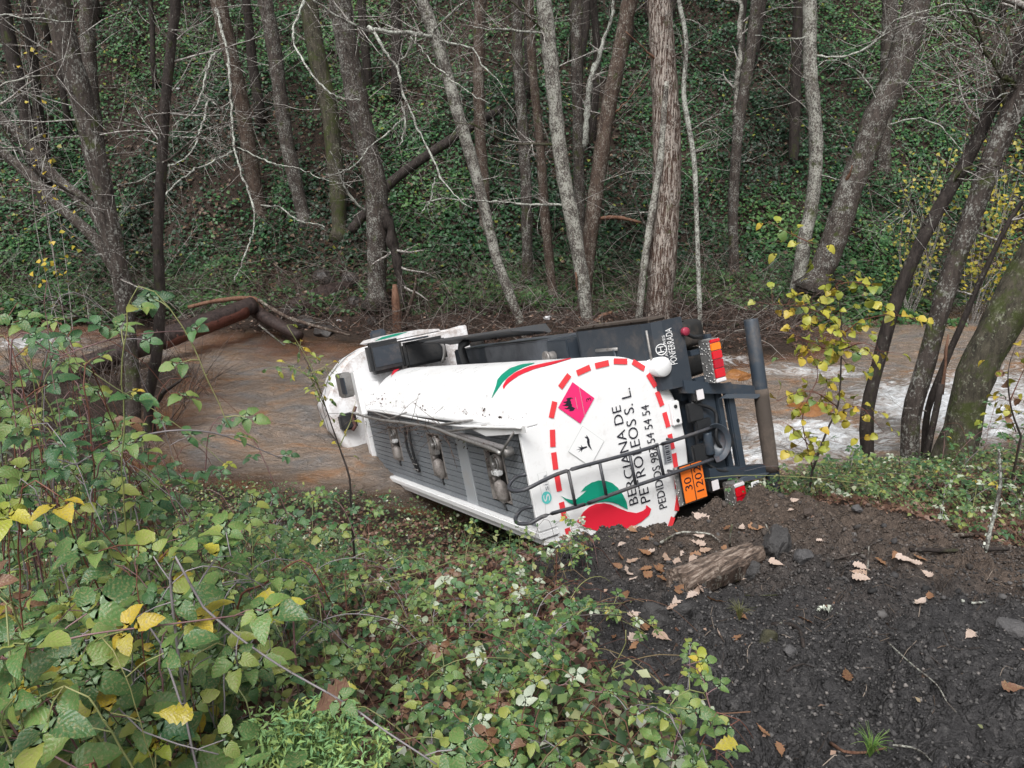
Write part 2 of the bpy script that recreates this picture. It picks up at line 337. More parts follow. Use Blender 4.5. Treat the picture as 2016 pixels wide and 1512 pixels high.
def build_river():
    xs = np.concatenate([np.linspace(-40, -14, 40)[:-1], np.linspace(-14, 12, 420), np.linspace(12, 40, 45)[1:]]); ys = np.linspace(8.6, 25.5, 300)
    X, Y = np.meshgrid(xs, ys, indexing='ij'); f = foamfield(X, Y)
    wx = .8 * fbm(X * .7, Y * .9, 55, 3); wy = .6 * fbm(X * .7, Y * .9, 56, 3)
    z = .07 * fbm((X + wx) * 1.0, (Y + wy) * 2.0, 51, 4) + .05 * fbm((X + wx) * 2.6, (Y + wy) * 4.0, 52, 3) + f * (.22 * fbm(X * 1.1, Y * 2.0, 53, 4) + .07)
    na = len(ys); i = np.arange(len(xs) - 1)[:, None] * na; j = np.arange(na - 1)[None]
    q = np.stack([i + j, i + na + j, i + na + j + 1, i + j + 1], -1).reshape(-1, 4)
    mb = MB(); mb.add(np.stack([X, Y, z], -1).reshape(-1, 3), q); me = mb.mesh('river')
    dep = z - G(X, Y); clear = .62 * (1 - ss(.05, .55, dep)) + .06
    for nm, arr in (('foam', f), ('clear', clear)):
        at_ = me.attributes.new(nm, 'FLOAT', 'POINT'); at_.data.foreach_set('value', arr.ravel().astype(np.float32))
    tag(ob('river', me, make_water_mat()), kind='structure')
build_river()

# ------------------------------------------------------------------ the overturned tanker lorry
TQ = np.array([1.938, 7.713, -3.611])
def truck_axes(a, b, g):
    f = np.array([-math.sin(a) * math.cos(b), math.cos(a) * math.cos(b), math.sin(b)])
    r = np.array([0, 0, 1.]) - f * f[2]; r /= np.linalg.norm(r); u = np.cross(r, f)
    r2 = r * math.cos(g) + u * math.sin(g); return f, r2, np.cross(r2, f)
TF, TR, TU = truck_axes(.4588, -.2823, .07756)
TO = TQ + .5 * TR + np.array([0, 0, EYE])
def tl(px, py, ax, val):
    """photo point -> lorry coordinates (x right, y forward, z up) on the plane ax = val"""
    n = {'y': TF, 'x': TR, 'z': TU}[ax]; d = ray(px, py); o = np.array([0, 0, EYE]) - TO
    t = (val - n @ o) / (n @ d); p = o + d * t; return np.array([p @ TR, p @ TF, p @ TU])

def make_white():
    g = N(mat('white_paint', rough=.28, spec=.5)); p = g.co(); n1 = g.noise(p, 2.2, 5, .7); n2 = g.noise(p, 45, 3, .6); n3 = g.noise(g.mapping(p, (1, .25, 1)), 9, 4, .7)
    c = g.mix(g.ramp(n3, [(.55, 0.), (.8, .45)]), (.80, .80, .80), (.50, .46, .42))
    c = g.mix(g.math('MULTIPLY', g.ramp(n2, [(.70, 0.), (.76, 1.)]), g.ramp(n1, [(.50, 0.), (.66, .6)])), c, (.10, .08, .065))
    return g.out(Base_Color=c, Roughness=g.ramp(n1, [(.3, .22), (.7, .45)]))
def make_dirty(name, col, dirt, amount=.5, rough=.45, metal=0.):
    g = N(mat(name, rough=rough, metal=metal)); p = g.co(); n1 = g.noise(p, 3.1, 5, .7); n2 = g.noise(p, 30, 4, .7)
    f = g.math('MULTIPLY', g.ramp(n1, [(.62 - amount * .3, 0.), (.82 - amount * .3, 1.)]), g.ramp(n2, [(.3, .3), (.6, 1.)]))
    return g.out(Base_Color=g.mix(f, col, dirt), Roughness=g.ramp(n1, [(.3, rough - .1), (.7, rough + .2)]), Normal=g.bump(n2, .15, .01))
M = dict(white=make_white(), chassis=make_dirty('chassis_paint', (.030, .042, .058), (.10, .085, .075), .35, .4),
         guard=make_dirty('guard_plastic', (.026, .034, .045), (.09, .08, .075), .3, .45), mud=make_dirty('dried_mud', (.07, .055, .045), (.14, .11, .09), .5, .85),
         black=make_dirty('black_plastic', (.016, .017, .019), (.06, .055, .05), .3, .5), rubber=make_dirty('tyre_rubber', (.012, .012, .012), (.07, .055, .045), .4, .8),
         steel=make_dirty('dirty_steel', (.33, .32, .31), (.10, .075, .06), .45, .42, .6), rail=make_dirty('ladder_paint', (.045, .047, .055), (.11, .10, .095), .35, .4),
         alu=make_dirty('tread_aluminium', (.50, .49, .48), (.26, .22, .19), .4, .38, .75), orange=mat('plate_orange', (.90, .20, .025), .4), ink=mat('print_black', (.012, .012, .022), .45),
         red=mat('print_red', (.72, .02, .045), .4), pale_red=mat('reflective_red', (.75, .05, .06), .3), green=mat('print_green', (.005, .27, .17), .4), pink=mat('placard_pink', (.78, .025, .16), .4),
         lens_red=mat('lens_red', (.62, .01, .02), .15), lens_dred=mat('lens_dark_red', (.45, .006, .02), .15), lens_amber=mat('lens_amber', (.95, .22, .01), .15), lens_clear=mat('lens_clear', (.75, .72, .73), .12), plate=mat('plate_white', (.80, .80, .80), .35), grey=mat('print_grey', (.30, .31, .33), .5),
         cyan=mat('print_cyan', (.10, .55, .52), .5), hole=mat('dark_recess', (.02, .018, .017), .8), line=mat('print_line', (.42, .44, .42), .5), wht=mat('print_white', (.75, .75, .75), .5))
# tread plate: raised diamonds
def tread(m):
    g = N(m); p = g.co(); v = g.vor(g.mapping(p, (1, 1, 1)), 26); h = g.ramp(v, [(.25, 1.), (.4, 0.)])
    g.set(g.b.inputs['Normal'], g.bump(h, .9, .012)); return m
tread(M['alu'])
def make_grate():
    g = N(mat('grating', rough=.5)); p = g.co(); x, y, z = g.sep(p)
    w = g.math('SINE', g.math('MULTIPLY', y, 2 * math.pi / .034)); n1 = g.noise(p, 2.5, 4, .7)
    c = g.mix(g.ramp(w, [(.25, 0.), (.6, 1.)]), (.11, .118, .13), g.ramp(n1, [(.3, (.30, .335, .37)), (.7, (.43, .46, .49))]))
    return g.out(Base_Color=c, Normal=g.bump(w, .6, .008))
M['grate'] = make_grate()

truck = empty('tanker_lorry', TO); truck.matrix_world = Matrix(((TR[0], TF[0], TU[0], TO[0]), (TR[1], TF[1], TU[1], TO[1]), (TR[2], TF[2], TU[2], TO[2]), (0, 0, 0, 1)))
tag(truck, 'white fuel tanker lorry overturned on its side with its cab in the river', 'tanker lorry')
def bm_ob(bm, name, m, parent=truck, smooth=False):
    me = bpy.data.meshes.new(name); bm.to_mesh(me); bm.free()
    if smooth: me.polygons.foreach_set('use_smooth', np.ones(len(me.polygons), bool))
    me.materials.append(m); return ob(name, me, None, parent)
def bm_box(bm, x0, x1, y0, y1, z0, z1, bev=.008, xf=None):
    mt = Matrix.Translation(((x0 + x1) / 2, (y0 + y1) / 2, (z0 + z1) / 2)) @ Matrix.Diagonal((abs(x1 - x0), abs(y1 - y0), abs(z1 - z0), 1))
    if xf is not None: mt = xf @ mt
    b2 = bmesh.new(); bmesh.ops.create_cube(b2, size=1, matrix=mt)
    if bev: bmesh.ops.bevel(b2, geom=b2.edges[:], offset=bev, segments=2, affect='EDGES', clamp_overlap=True)
    tmp = bpy.data.meshes.new('t'); b2.to_mesh(tmp); b2.free(); bm.from_mesh(tmp); bpy.data.meshes.remove(tmp); return bm
def box(name, m, x0, x1, y0, y1, z0, z1, bev=.008, parent=truck, xf=None):
    return bm_ob(bm_box(bmesh.new(), x0, x1, y0, y1, z0, z1, bev, xf), name, m, parent)
def pipe(name, m, pts, r, parent=truck, sides=10, step=.05, smooth=True):
    mb = MB(); mb.tube(spline(pts, step) if len(pts) > 2 else np.array(pts), r, sides); return ob(name, mb, m, parent)
def cyl(name, m, p0, p1, r, parent=truck, sides=24, r1=None):
    mb = MB(); p0, p1 = np.array(p0, float), np.array(p1, float); d = (p1 - p0)
    e = min(.12, .012 / (np.linalg.norm(d) + 1e-6)); r1 = r if r1 is None else r1
    mb.tube(np.array([p0, p0 + d * e, p1 - d * e, p1]), [r * .93, r, r1, r1 * .93], sides); o = ob(name, mb, m, parent)
    return o
def prism(bm, poly, y0, y1):
    a = [bm.verts.new((x, y0, z)) for x, z in poly]; b = [bm.verts.new((x, y1, z)) for x, z in poly]; n = len(poly)
    bm.faces.new(a); bm.faces.new(b[::-1])
    for i in range(n): bm.faces.new((a[i], b[i], b[(i + 1) % n], a[(i + 1) % n]))
    bmesh.ops.recalc_face_normals(bm, faces=bm.faces); return bm
def sheet(name, m, pts, parent=truck):
    """flat print: polygon in lorry coordinates"""
    bm = bmesh.new(); vs = [bm.verts.new(p) for p in pts]; f = bm.faces.new(vs); bm.normal_update()
    bmesh.ops.triangulate(bm, faces=[f]); return bm_ob(bm, name, m, parent)
def ribbon(name, m, A, B, parent=truck):
    A, B = np.array(A), np.array(B); n = len(A); i = np.arange(n - 1)
    mb = MB(); mb.add(np.concatenate([A, B]), np.stack([i, i + 1, i + 1 + n, i + n], -1)); return ob(name, mb, m, parent)

# tank: a barrel of rounded trapezoid section
half = [(0, -.03), (.30, -.005), (.55, .07), (.78, .24), (.95, .48), (1.03, .76), (1.05, 1.05), (.99, 1.33), (.86, 1.52), (.70, 1.645), (.585, 1.70), (.30, 1.72), (0, 1.72)]
def section():
    h = spline([(a, b, 0) for a, b in half], .05)[:, :2]; return np.concatenate([h, (h * [-1, 1])[::-1][1:-1]])
SEC = section()
def tank():
    mb = MB(); n = len(SEC); rows = []
    c = np.array([0, .86])
    for l, s in [(0, .965), (.015, .985), (.05, 1), (.6, 1)] + [(l, 1) for l in np.arange(1.2, 6, .6)] + [(6.0, 1), (6.12, .975), (6.22, .92), (6.3, .82), (6.34, .6)]:
        q = c + (SEC - c) * s; rows.append(np.stack([q[:, 0], np.full(n, l), q[:, 1]], -1))
    V = np.concatenate(rows); k = len(rows); i = np.arange(k - 1)[:, None] * n; j = np.arange(n)[None]; j2 = (j + 1) % n
    q = np.stack([i + j, i + n + j, i + n + j2, i + j2], -1).reshape(-1, 4)
    # rear plate, gently domed: rings shrinking to the middle
    mb.add(V, q)
    prev = 0; base = len(V); rings = [(0, .965)]
    R2 = []
    for s, dl in ((.93, -.004), (.6, -.006), (.25, -.007)):
        qq = c + (SEC - c) * s; R2.append(np.stack([qq[:, 0], np.full(n, dl), qq[:, 1]], -1))
    V2 = np.concatenate([rows[0]] + R2 + [np.array([[0, -.007, .86]])]); kk = 4
    i = np.arange(kk - 1)[:, None] * n
    q2 = np.stack([i + j, i + j2, i + n + j2, i + n + j], -1).reshape(-1, 4)
    jj = np.arange(n); t2 = np.stack([jj + 3 * n, (jj + 1) % n + 3 * n, np.full(n, 4 * n)], -1)
    mb.add(V2, q2, t2)
    q3 = rows[-1]; V3 = np.concatenate([q3, [[0, 6.36, .86]]]); mb.add(V3, None, np.stack([(jj + 1) % n, jj, np.full(n, n)], -1))
    return ob('tank', mb, M['white'], truck)
TANK = tank()
RL = -.013                                    # lorry y of prints on the rear plate
# walkway on the tank roof: coaming, grating strips, hatches
box('walkway_coaming', M['white'], .535, .575, 0, 6.15, 1.64, 1.88, .01)
gut = bmesh.new(); bm_box(gut, -.575, -.50, 0, 5.72, 1.60, 1.89, .012); bm_box(gut, -.66, -.576, .03, 5.68, 1.66, 1.84, .012)
bm_ob(gut, 'walkway_coaming', M['white'])
box('walkway_coaming', M['white'], -.499, .534, -.002, .05, 1.645, 1.89, .012)
box('walkway_coaming', M['white'], -.499, .534, 5.98, 6.14, 1.64, 1.88, .012)
box('walkway_floor', M['hole'], -.499, .534, .05, 5.98, 1.735, 1.755, 0)
HATCH = [(tl(977, 938, 'z', 1.84), .80), (tl(857, 897, 'z', 1.84), .84), (tl(776, 873, 'z', 1.84), .74)]
NS = 14; WS = 1.03 / NS
gr = bmesh.new()
wells = [(p[1] - .235, p[1] + .262, p[0] - .34 * s, p[0] + .32 * s) for p, s in HATCH]
for i in range(NS):
    x0 = -.498 + i * WS + .004; x1 = x0 + WS - .008; xm = (x0 + x1) / 2
    cuts = sorted((a, b) for a, b, c, d in wells if c < xm < d); y = .055
    for a, b in cuts + [(5.97, 5.97)]:
        for y0_, y1_ in ([(y, 1.70), (2.05, a)] if y < 1.86 < a else [(y, a)]): box('grating_strip', M['grate'], x0, x1, y0_, y1_, 1.79, 1.812 + .003 * random.random(), .003)
        y = b
box('joint_plate', make_dirty('joint_paint', (.36, .38, .40), (.38, .36, .34), .4, .5), -.497, .533, 1.715, 2.035, 1.775, 1.815, .006)
M['worn'] = make_dirty('worn_metal', (.36, .33, .31), (.06, .045, .037), .55, .5, .35)
for k, ((p, s)) in enumerate(HATCH):
    x, y = p[0], p[1]; hb = bmesh.new()
    hatch = box('hatch', M['worn'], x - .36 * s, x + .345 * s, y + .235, y + .262, 1.765, 1.825, .004)
    for a in ((x - .36 * s, x + .345 * s, y - .235, y - .21), (x + .325 * s, x + .345 * s, y - .209, y + .234), (x - .36 * s, x - .345 * s, y - .209, y + .234)): box('well_rim', M['worn'], a[0], a[1], a[2], a[3], 1.765, 1.82, .004, hatch)
    box('well_shade_plate', M['hole'], x - .344 * s, x + .324 * s, y - .209, y + .234, 1.757, 1.762, 0, hatch)  # near-black plate: the shade down in the well is put into its colour
    cx_, cy_ = x + .17 * s, y - .02
    cyl('hatch_cover', M['worn'], (cx_, cy_, 1.763), (cx_, cy_, 1.83), .125 * s + .01, hatch)
    mb = MB(); a = np.linspace(0, 2 * math.pi, 26)
    mb.tube(np.stack([cx_ + .115 * s * np.cos(a), cy_ + .115 * s * np.sin(a), np.full(26, 1.842)], -1), .012, 6); ob('clamp_ring', mb, M['steel'], hatch)
    cyl('cover_boss', M['steel'], (cx_, cy_, 1.831), (cx_, cy_, 1.875), .035, hatch, 12)
    box('clamp_bar', M['steel'], cx_ - .13 * s, cx_ + .13 * s, cy_ - .014, cy_ + .014, 1.855, 1.878, .004, hatch)
    box('valve_box', M['wht'] if k != 1 else M['steel'], x + .02 * s, x + .10 * s, y - .12, y + .04, 1.80, 1.875, .012, hatch)
    box('valve_box', M['steel'], x - .03 * s, x + .05 * s, y + .10, y + .20, 1.79, 1.85, .012, hatch)
    cyl('vent_pipe', M['worn'], (x - .06 * s, y + .10, 1.763), (x - .06 * s, y + .10, 1.845), .042 * s, hatch)
    mb = MB(); mb.tube(np.array([[x - .07 * s, y - .04, 1.80], [x - .10 * s, y - .04, 1.825], [x - .17 * s, y - .045, 1.835], [x - .26 * s, y - .05, 1.825], [x - .33 * s, y - .05, 1.79]]), np.array([.04, .072, .078, .078, .062]) * (.6 + .45 * s), 18)
    ob('vent_dome', mb, M['worn'], hatch)
    pipe('drip_pipe', M['black'], [(x - .35 * s, y - .04, 1.825), (x - .42 * s, y - .05, 1.822), (x - .47 * s, y - .06, 1.818)], .014, hatch, 6)
# cable tray with rungs across the middle, folded handrail and its debris along the upper edge
c0, c1 = tl(803, 832, 'z', 1.84), tl(824, 928, 'z', 1.84)
for dy in (-.07, .09): pipe('cable', M['black'], [c0 + [0, dy, .02], (c0 + c1) / 2 + [0, dy * 1.3, .05], c1 + [0, dy * .6, 0]], .018, truck, 6)
for t in np.linspace(.05, .95, 9):
    p = c0 * (1 - t) + c1 * t; pipe('cable_rung', M['steel'], [p + [0, -.09, .03], p + [0, .11, .03]], .008, truck, 5)
hr = [tl(a, b, 'z', 1.98) for a, b in ((692, 812), (745, 826), (800, 833), (850, 842), (905, 862), (968, 884), (985, 893))]
pipe('handrail', M['steel'], hr, .022, truck, 8, .1)
hr2 = [tl(a, b, 'z', 1.93) for a, b in ((712, 806), (775, 815), (840, 828), (900, 838), (960, 841), (1025, 842))]
pipe('handrail', M['white'], hr2, .016, truck, 8, .1)
for (a, b), (c, d) in (((760, 828), (800, 812)), ((840, 840), (930, 827)), ((735, 812), (790, 832)), ((880, 850), (960, 838)), ((985, 895), (1012, 850))):
    pipe('handrail_brace', M['steel'], [tl(a, b, 'z', 1.97), tl(c, d, 'z', 1.92)], .014, truck, 6)
pl = bmesh.new(); q = [tl(a, b, 'z', 1.90) for a, b in ((905, 832), (1037, 838), (1040, 852), (960, 858))]
vs = [pl.verts.new(p) for p in q]; f = pl.faces.new(vs); r_ = bmesh.ops.extrude_face_region(pl, geom=[f]); bmesh.ops.translate(pl, verts=[v for v in r_['geom'] if isinstance(v, bmesh.types.BMVert)], vec=(0, 0, .02)); bmesh.ops.recalc_face_normals(pl, faces=pl.faces)
bm_ob(pl, 'bent_flap', M['white'])
e0, e1 = tl(860, 842, 'z', 1.9), tl(1000, 885, 'z', 1.9)
pipe('walkway_beam', make_dirty('beam_paint', (.20, .19, .19), (.12, .09, .075), .4, .5), [e0, (e0 + e1) / 2, e1], .035, truck, 6)
cyl('handrail_hinge', M['steel'], e1 + [-.02, -.03, -.03], e1 + [-.02, -.03, .06], .05, truck, 12)
box('lock_box', M['hole'], *(lambda p: (p[0] - .10, p[0] + .10, p[1] - .05, p[1] + .05))(tl(1030, 892, 'z', 1.82)), 1.80, 1.83, .004)

# rear plate prints
dpx = [(268, 1255), (238, 1090), (218, 960), (206, 825), (208, 655), (278, 485), (390, 420), (500, 385), (610, 367), (718, 390), (797, 480), (843, 590), (883, 715), (912, 845), (935, 960), (945, 1080), (950, 1210)]
dl = [tl(1020 + a / 3.024, 590 + b / 3.024, 'y', RL) for a, b in dpx] + [np.array([-.86, RL, .38])]
dl = [np.array([-.62, RL, 1.585]), *dl]
dln = [.31, .30, .28, .29, .29, .26, .25, .27, .22, .18, .22, .22, .22, .22, .22, .22, .22, .22, .22]
for i, p in enumerate(dl):
    a = dl[max(0, i - 1)]; b = dl[min(len(dl) - 1, i + 1)]; t = (b - a) / np.linalg.norm(b - a)
    if i == 6: t = np.array([.62, 0, -.78])
    nrm = np.array([-t[2], 0, t[0]]); h = .085 if i < 5 else .082; w = .03
    sheet('reflective_dash', M['pale_red'], [p - t * h - nrm * w, p + t * h - nrm * w, p + t * h + nrm * w, p - t * h + nrm * w])
_txt = {}
def text(name, s, m, x0, x1, z0, z1, y, parent=truck, flip=False, ax=None, off=.0):
    """lettering laid on the rear plane; ax = (origin, along, up) for other planes"""
    cu = bpy.data.curves.new('t', 'FONT'); cu.body = s; cu.resolution_u = 3; cu.offset = off; o = bpy.data.objects.new('t', cu); COL.objects.link(o)
    bpy.context.view_layer.update(); dg = bpy.context.evaluated_depsgraph_get(); me = bpy.data.meshes.new_from_object(o.evaluated_get(dg))
    bpy.data.objects.remove(o); bpy.data.curves.remove(cu)
    v = np.zeros(len(me.vertices) * 3, np.float32); me.vertices.foreach_get('co', v); v = v.reshape(-1, 3); mn, mxv = v.min(0), v.max(0)
    a = (v[:, 0] - mn[0]) / (mxv[0] - mn[0]); b = (v[:, 1] - mn[1]) / (mxv[1] - mn[1])
    if ax is None: P = np.stack([x0 + a * (x1 - x0), np.full(len(v), y), z0 + b * (z1 - z0)], -1)
    else: P = ax[0] + a[:, None] * ax[1] + b[:, None] * ax[2]
    me.vertices.foreach_set('co', P.astype(np.float32).ravel()); me.update(); me.name = name; me.materials.clear(); me.materials.append(m)
    return ob(name, me, None, parent)
text('lettering', 'BERCIANA DE', M['ink'], -.525, .515, .725, .835, RL - .002, off=-.004)
text('lettering', 'PETROLEOS S. L.', M['ink'], -.545, .665, .575, .695, RL - .002, off=-.004)
text('lettering', 'PEDIDOS 987 54 54 54', M['ink'], -.665, .445, .385, .485, RL - .002)
def diamond(name, m, cx, cz, d, y, border=None):
    return sheet(name, m, [(cx - d, y, cz), (cx, y, cz - d), (cx + d, y, cz), (cx, y, cz + d)])
PX1, PZ1 = .651, 1.224
pk = diamond('hazard_placard', M['pink'], PX1, PZ1, .212, RL - .002)
text('placard_number', '3', M['ink'], PX1 - .018, PX1 + .018, PZ1 - .17, PZ1 - .115, RL - .004, pk)
sheet('placard_fold', M['line'], [(PX1 - .145, RL - .004, PZ1 - .065), (PX1 + .145, RL - .004, PZ1 - .065), (PX1 + .147, RL - .004, PZ1 - .061), (PX1 - .147, RL - .004, PZ1 - .061)], pk)
sheet('placard_fold', M['line'], [(PX1 - .06, RL - .004, PZ1 + .0), (PX1 + .055, RL - .004, PZ1 + .0), (PX1 + .057, RL - .004, PZ1 + .004), (PX1 - .06, RL - .004, PZ1 + .004)], pk)
fl = [(-.05, .02), (-.068, .045), (-.066, .075), (-.052, .10), (-.055, .075), (-.042, .085), (-.036, .115), (-.018, .135), (-.026, .105), (-.012, .085), (-.004, .115), (.012, .15), (.012, .12), (.024, .10), (.030, .125), (.044, .135), (.040, .10), (.052, .085), (.066, .10), (.070, .07), (.066, .04), (.05, .02), (.055, .045), (.04, .058), (.022, .048), (.01, .055), (-.006, .046), (-.022, .052), (-.036, .036)]
sheet('flame_symbol', M['ink'], [(PX1 + a, RL - .004, PZ1 + .005 + b * 1.05) for a, b in fl], pk)
WX, WZ = .201, 1.205
wd = diamond('hazard_placard', M['line'], WX, WZ, .212, RL - .002); wd2 = diamond('placard_face', M['plate'], WX, WZ, .208, RL - .0035); wd2.parent = wd
tree_ = [(-.004, -.005), (-.012, .06), (-.04, .085), (-.012, .078), (-.03, .13), (-.004, .085), (.004, .15), (.008, .085), (.036, .12), (.016, .07), (.044, .072), (.014, .05), (.012, -.005)]
sheet('tree_symbol', M['ink'], [(WX - .01 + a * .9, RL - .005, WZ + .0 + b * .85) for a, b in tree_], wd)
sheet('fish_symbol', M['ink'], [(WX + a, RL - .005, WZ - .012 + b) for a, b in [(-.06, -.045), (-.02, -.018), (.0, -.006), (.04, -.002), (.07, -.01), (.088, .01), (.10, .012), (.092, -.008), (.112, -.012), (.09, -.024), (.06, -.035), (.02, -.03), (-.02, -.034)]], wd)
bc = sheet('barcode_label', M['grey'], [(-.22, RL - .002, .215), (-.005, RL - .002, .205), (-.005, RL - .002, .315), (-.22, RL - .002, .325)])
for k in range(9): sheet('barcode_bar', M['ink'], [(-.215 + k * .021, RL - .004, .232), (-.209 + k * .021 + .004 * (k % 3), RL - .004, .232), (-.209 + k * .021 + .004 * (k % 3), RL - .004, .285), (-.215 + k * .021, RL - .004, .285)], bc)
for z in (.297, .306): sheet('barcode_bar', M['ink'], [(-.215, RL - .004, z), (-.01, RL - .004, z - .004), (-.01, RL - .004, z), (-.215, RL - .004, z + .004)], bc)
def Z(a, b): return tl(1000 + a / 5.6, 860 + b / 5.6, 'y', RL - .003)
sheet('green_emblem', M['green'], [Z(*p) for p in [(585, 650), (640, 680), (700, 695), (750, 690), (795, 655), (845, 612), (868, 592), (830, 596), (798, 612), (850, 550), (920, 505), (1000, 480), (1080, 485), (1150, 510), (1210, 560), (1270, 640), (1308, 720), (1322, 798), (1290, 785), (1220, 745), (1150, 720), (1080, 712), (1000, 720), (900, 745), (820, 760), (740, 755), (680, 730), (640, 700)]])
sheet('red_emblem', M['red'], [Z(*p) for p in [(760, 935), (830, 830), (900, 770), (970, 740), (1060, 732), (1130, 745), (1220, 785), (1320, 825), (1420, 840), (1490, 815), (1520, 790), (1525, 750), (1580, 795), (1560, 860), (1480, 930), (1380, 990), (1200, 1040), (1000, 1040), (860, 1000)]])
# maker's sticker on the walkway's rear coaming, mirrored down its length
sz = -.006
def K(a, b): return tl(1030 + a / 12.6, 900 + b / 12.6, 'y', sz)
def line(name, m, pts, w, parent=truck):
    P = np.array(pts); A, B = [], []
    for i in range(len(P)):
        t = P[min(i + 1, len(P) - 1)] - P[max(i - 1, 0)]; t /= np.linalg.norm(t); nn = np.array([-t[2], 0, t[0]]) * w; A.append(P[i] + nn); B.append(P[i] - nn)
    return ribbon(name, m, A, B, parent)
stk = line('maker_sticker', M['line'], [K(*p) for p in ((560, 1500), (548, 1145), (690, 985), (575, 355), (355, 415), (475, 1010))], .0016)
o_, e_ = K(520, 840), K(495, 440)
text('sticker_lettering', 'silsa'[:3] + 'a', M['grey'], 0, 0, 0, 0, 0, stk, ax=(K(640, 815), K(575, 425) - K(640, 815), K(525, 840) - K(640, 815)))
an = np.linspace(0, 2 * math.pi, 20); cc = K(580, 1005)
sheet('sticker_disc', M['cyan'], [cc + [.062 * math.cos(a), -.001, .055 * math.sin(a)] for a in an[:-1]], stk)
text('sticker_letter', 'S', M['wht'], cc[0] - .035, cc[0] + .035, cc[2] - .035, cc[2] + .035, sz - .003, stk)
# swooshes on the flank: rays meet the tank skin
def flank(px, py):
    o = np.array([0, 0, EYE]) - TO; o = np.array([o @ TR, o @ TF, o @ TU]); d = ray(px, py); d = np.array([d @ TR, d @ TF, d @ TU]); best = None
    S2 = np.concatenate([SEC, SEC[:1]])
    for a, b in zip(S2[:-1], S2[1:]):
        e = b - a; den = d[0] * e[1] - d[2] * e[0]
        if abs(den) < 1e-9: continue
        w = a - [o[0], o[2]]; t = (w[0] * e[1] - w[1] * e[0]) / den; s = (w[0] * d[2] - w[1] * d[0]) / den
        if 0 <= s <= 1 and (best is None or t < best[0]):
            nn = np.array([e[1], 0, -e[0]]); nn /= np.linalg.norm(nn); best = (t, o + d * t + nn * .006)
    return best[1] if best else None
def swoosh(name, m, A, B, n=26):
    A, B = np.array(A, float), np.array(B, float); tt = np.linspace(0, 1, n); ta = np.linspace(0, 1, len(A))
    f = lambda Q: np.stack([np.interp(tt, ta, Q[:, 0]), np.interp(tt, ta, Q[:, 1])], -1)
    P, Q = [], []
    for a, b in zip(f(A), f(B)):
        p, q = flank(700 + a[0] / 3.0545, 620 + a[1] / 3.0545), flank(700 + b[0] / 3.0545, 620 + b[1] / 3.0545)
        if p is not None and q is not None: P.append(p); Q.append(q)
    return ribbon(name, m, P, Q)
swoosh('green_swoosh', M['green'], [(1075, 290), (1000, 299), (930, 322), (882, 358), (855, 390), (846, 430), (820, 500)], [(1075, 293), (1010, 317), (962, 342), (922, 372), (890, 402), (862, 442), (822, 500)])
swoosh('red_swoosh', M['red'], [(1290, 262), (1150, 289), (1040, 313), (960, 348), (910, 388), (886, 430), (892, 447)], [(1295, 266), (1180, 301), (1080, 326), (990, 362), (932, 402), (905, 427), (894, 447)])
swoosh('red_swoosh', M['red'], [(285, 300), (232, 328), (214, 368)], [(283, 302), (262, 328), (216, 368)])

# ladder
lad = bm_ob(bm_box(bmesh.new(), -.36, .03, -.08, -.05, -.33, -.29, .005), 'ladder', M['rail'])
def LP(px, py): return tl(px, py, 'y', -.16)
for r_pts in (((1400, 842), (1333, 865), (1240, 893), (1150, 917), (1098, 933), (1062, 950)), ((1404, 904), (1335, 928), (1250, 957), (1150, 993), (1100, 1007), (1066, 1018))):
    P = [LP(*p) for p in r_pts]; x = P[-1][0]
    P += [np.array([x - .03, -.14, 2.02]), np.array([x - .035, -.02, 2.09]), np.array([x - .02, .12, 2.06]), np.array([x + .04, .16, 1.96]), np.array([x + .07, .03, 1.89])]
    pipe('rail', M['rail'], P, .019, lad, 10, .06)
for (a, b), (c, d) in (((1119, 928), (1133, 996)), ((1180, 908), (1194, 977)), ((1239, 892), (1252, 956)), ((1293, 873), (1307, 939))):
    pipe('rung', M['rail'], [LP(a, b), LP(c, d)], .017, lad, 8)
for px, py in ((1330, 866), (1332, 929)):
    p = LP(px, py); pipe('ladder_stay', M['rail'], [p, p + [0, .15, 0]], .013, lad, 6)

# orange hazard plate
oc = np.mean([tl(*p, 'y', -.10) for p in ((1334, 922), (1379, 906), (1391, 976), (1348, 990))], 0)
op = box('hazard_plate', M['black'], oc[0] - .205, oc[0] + .205, -.115, -.095, oc[2] - .155, oc[2] + .155, .004)
sheet('plate_face', M['orange'], [(oc[0] + a, -.118, oc[2] + b) for a, b in ((-.195, -.145), (.195, -.145), (.195, -.006), (-.195, -.006))], op)
sheet('plate_face', M['orange'], [(oc[0] + a, -.118, oc[2] + b) for a, b in ((-.195, .006), (.195, .006), (.195, .145), (-.195, .145))], op)
text('plate_number', '30', M['ink'], oc[0] - .07, oc[0] + .07, oc[2] + .025, oc[2] + .12, -.121, op)
text('plate_number', '1202', M['ink'], oc[0] - .12, oc[0] + .16, oc[2] - .12, oc[2] - .025, -.121, op)
box('plate_holder', M['alu'], oc[0] - .22, oc[0] + .2, -.09, -.07, oc[2] - .10, oc[2] + .2, .004)

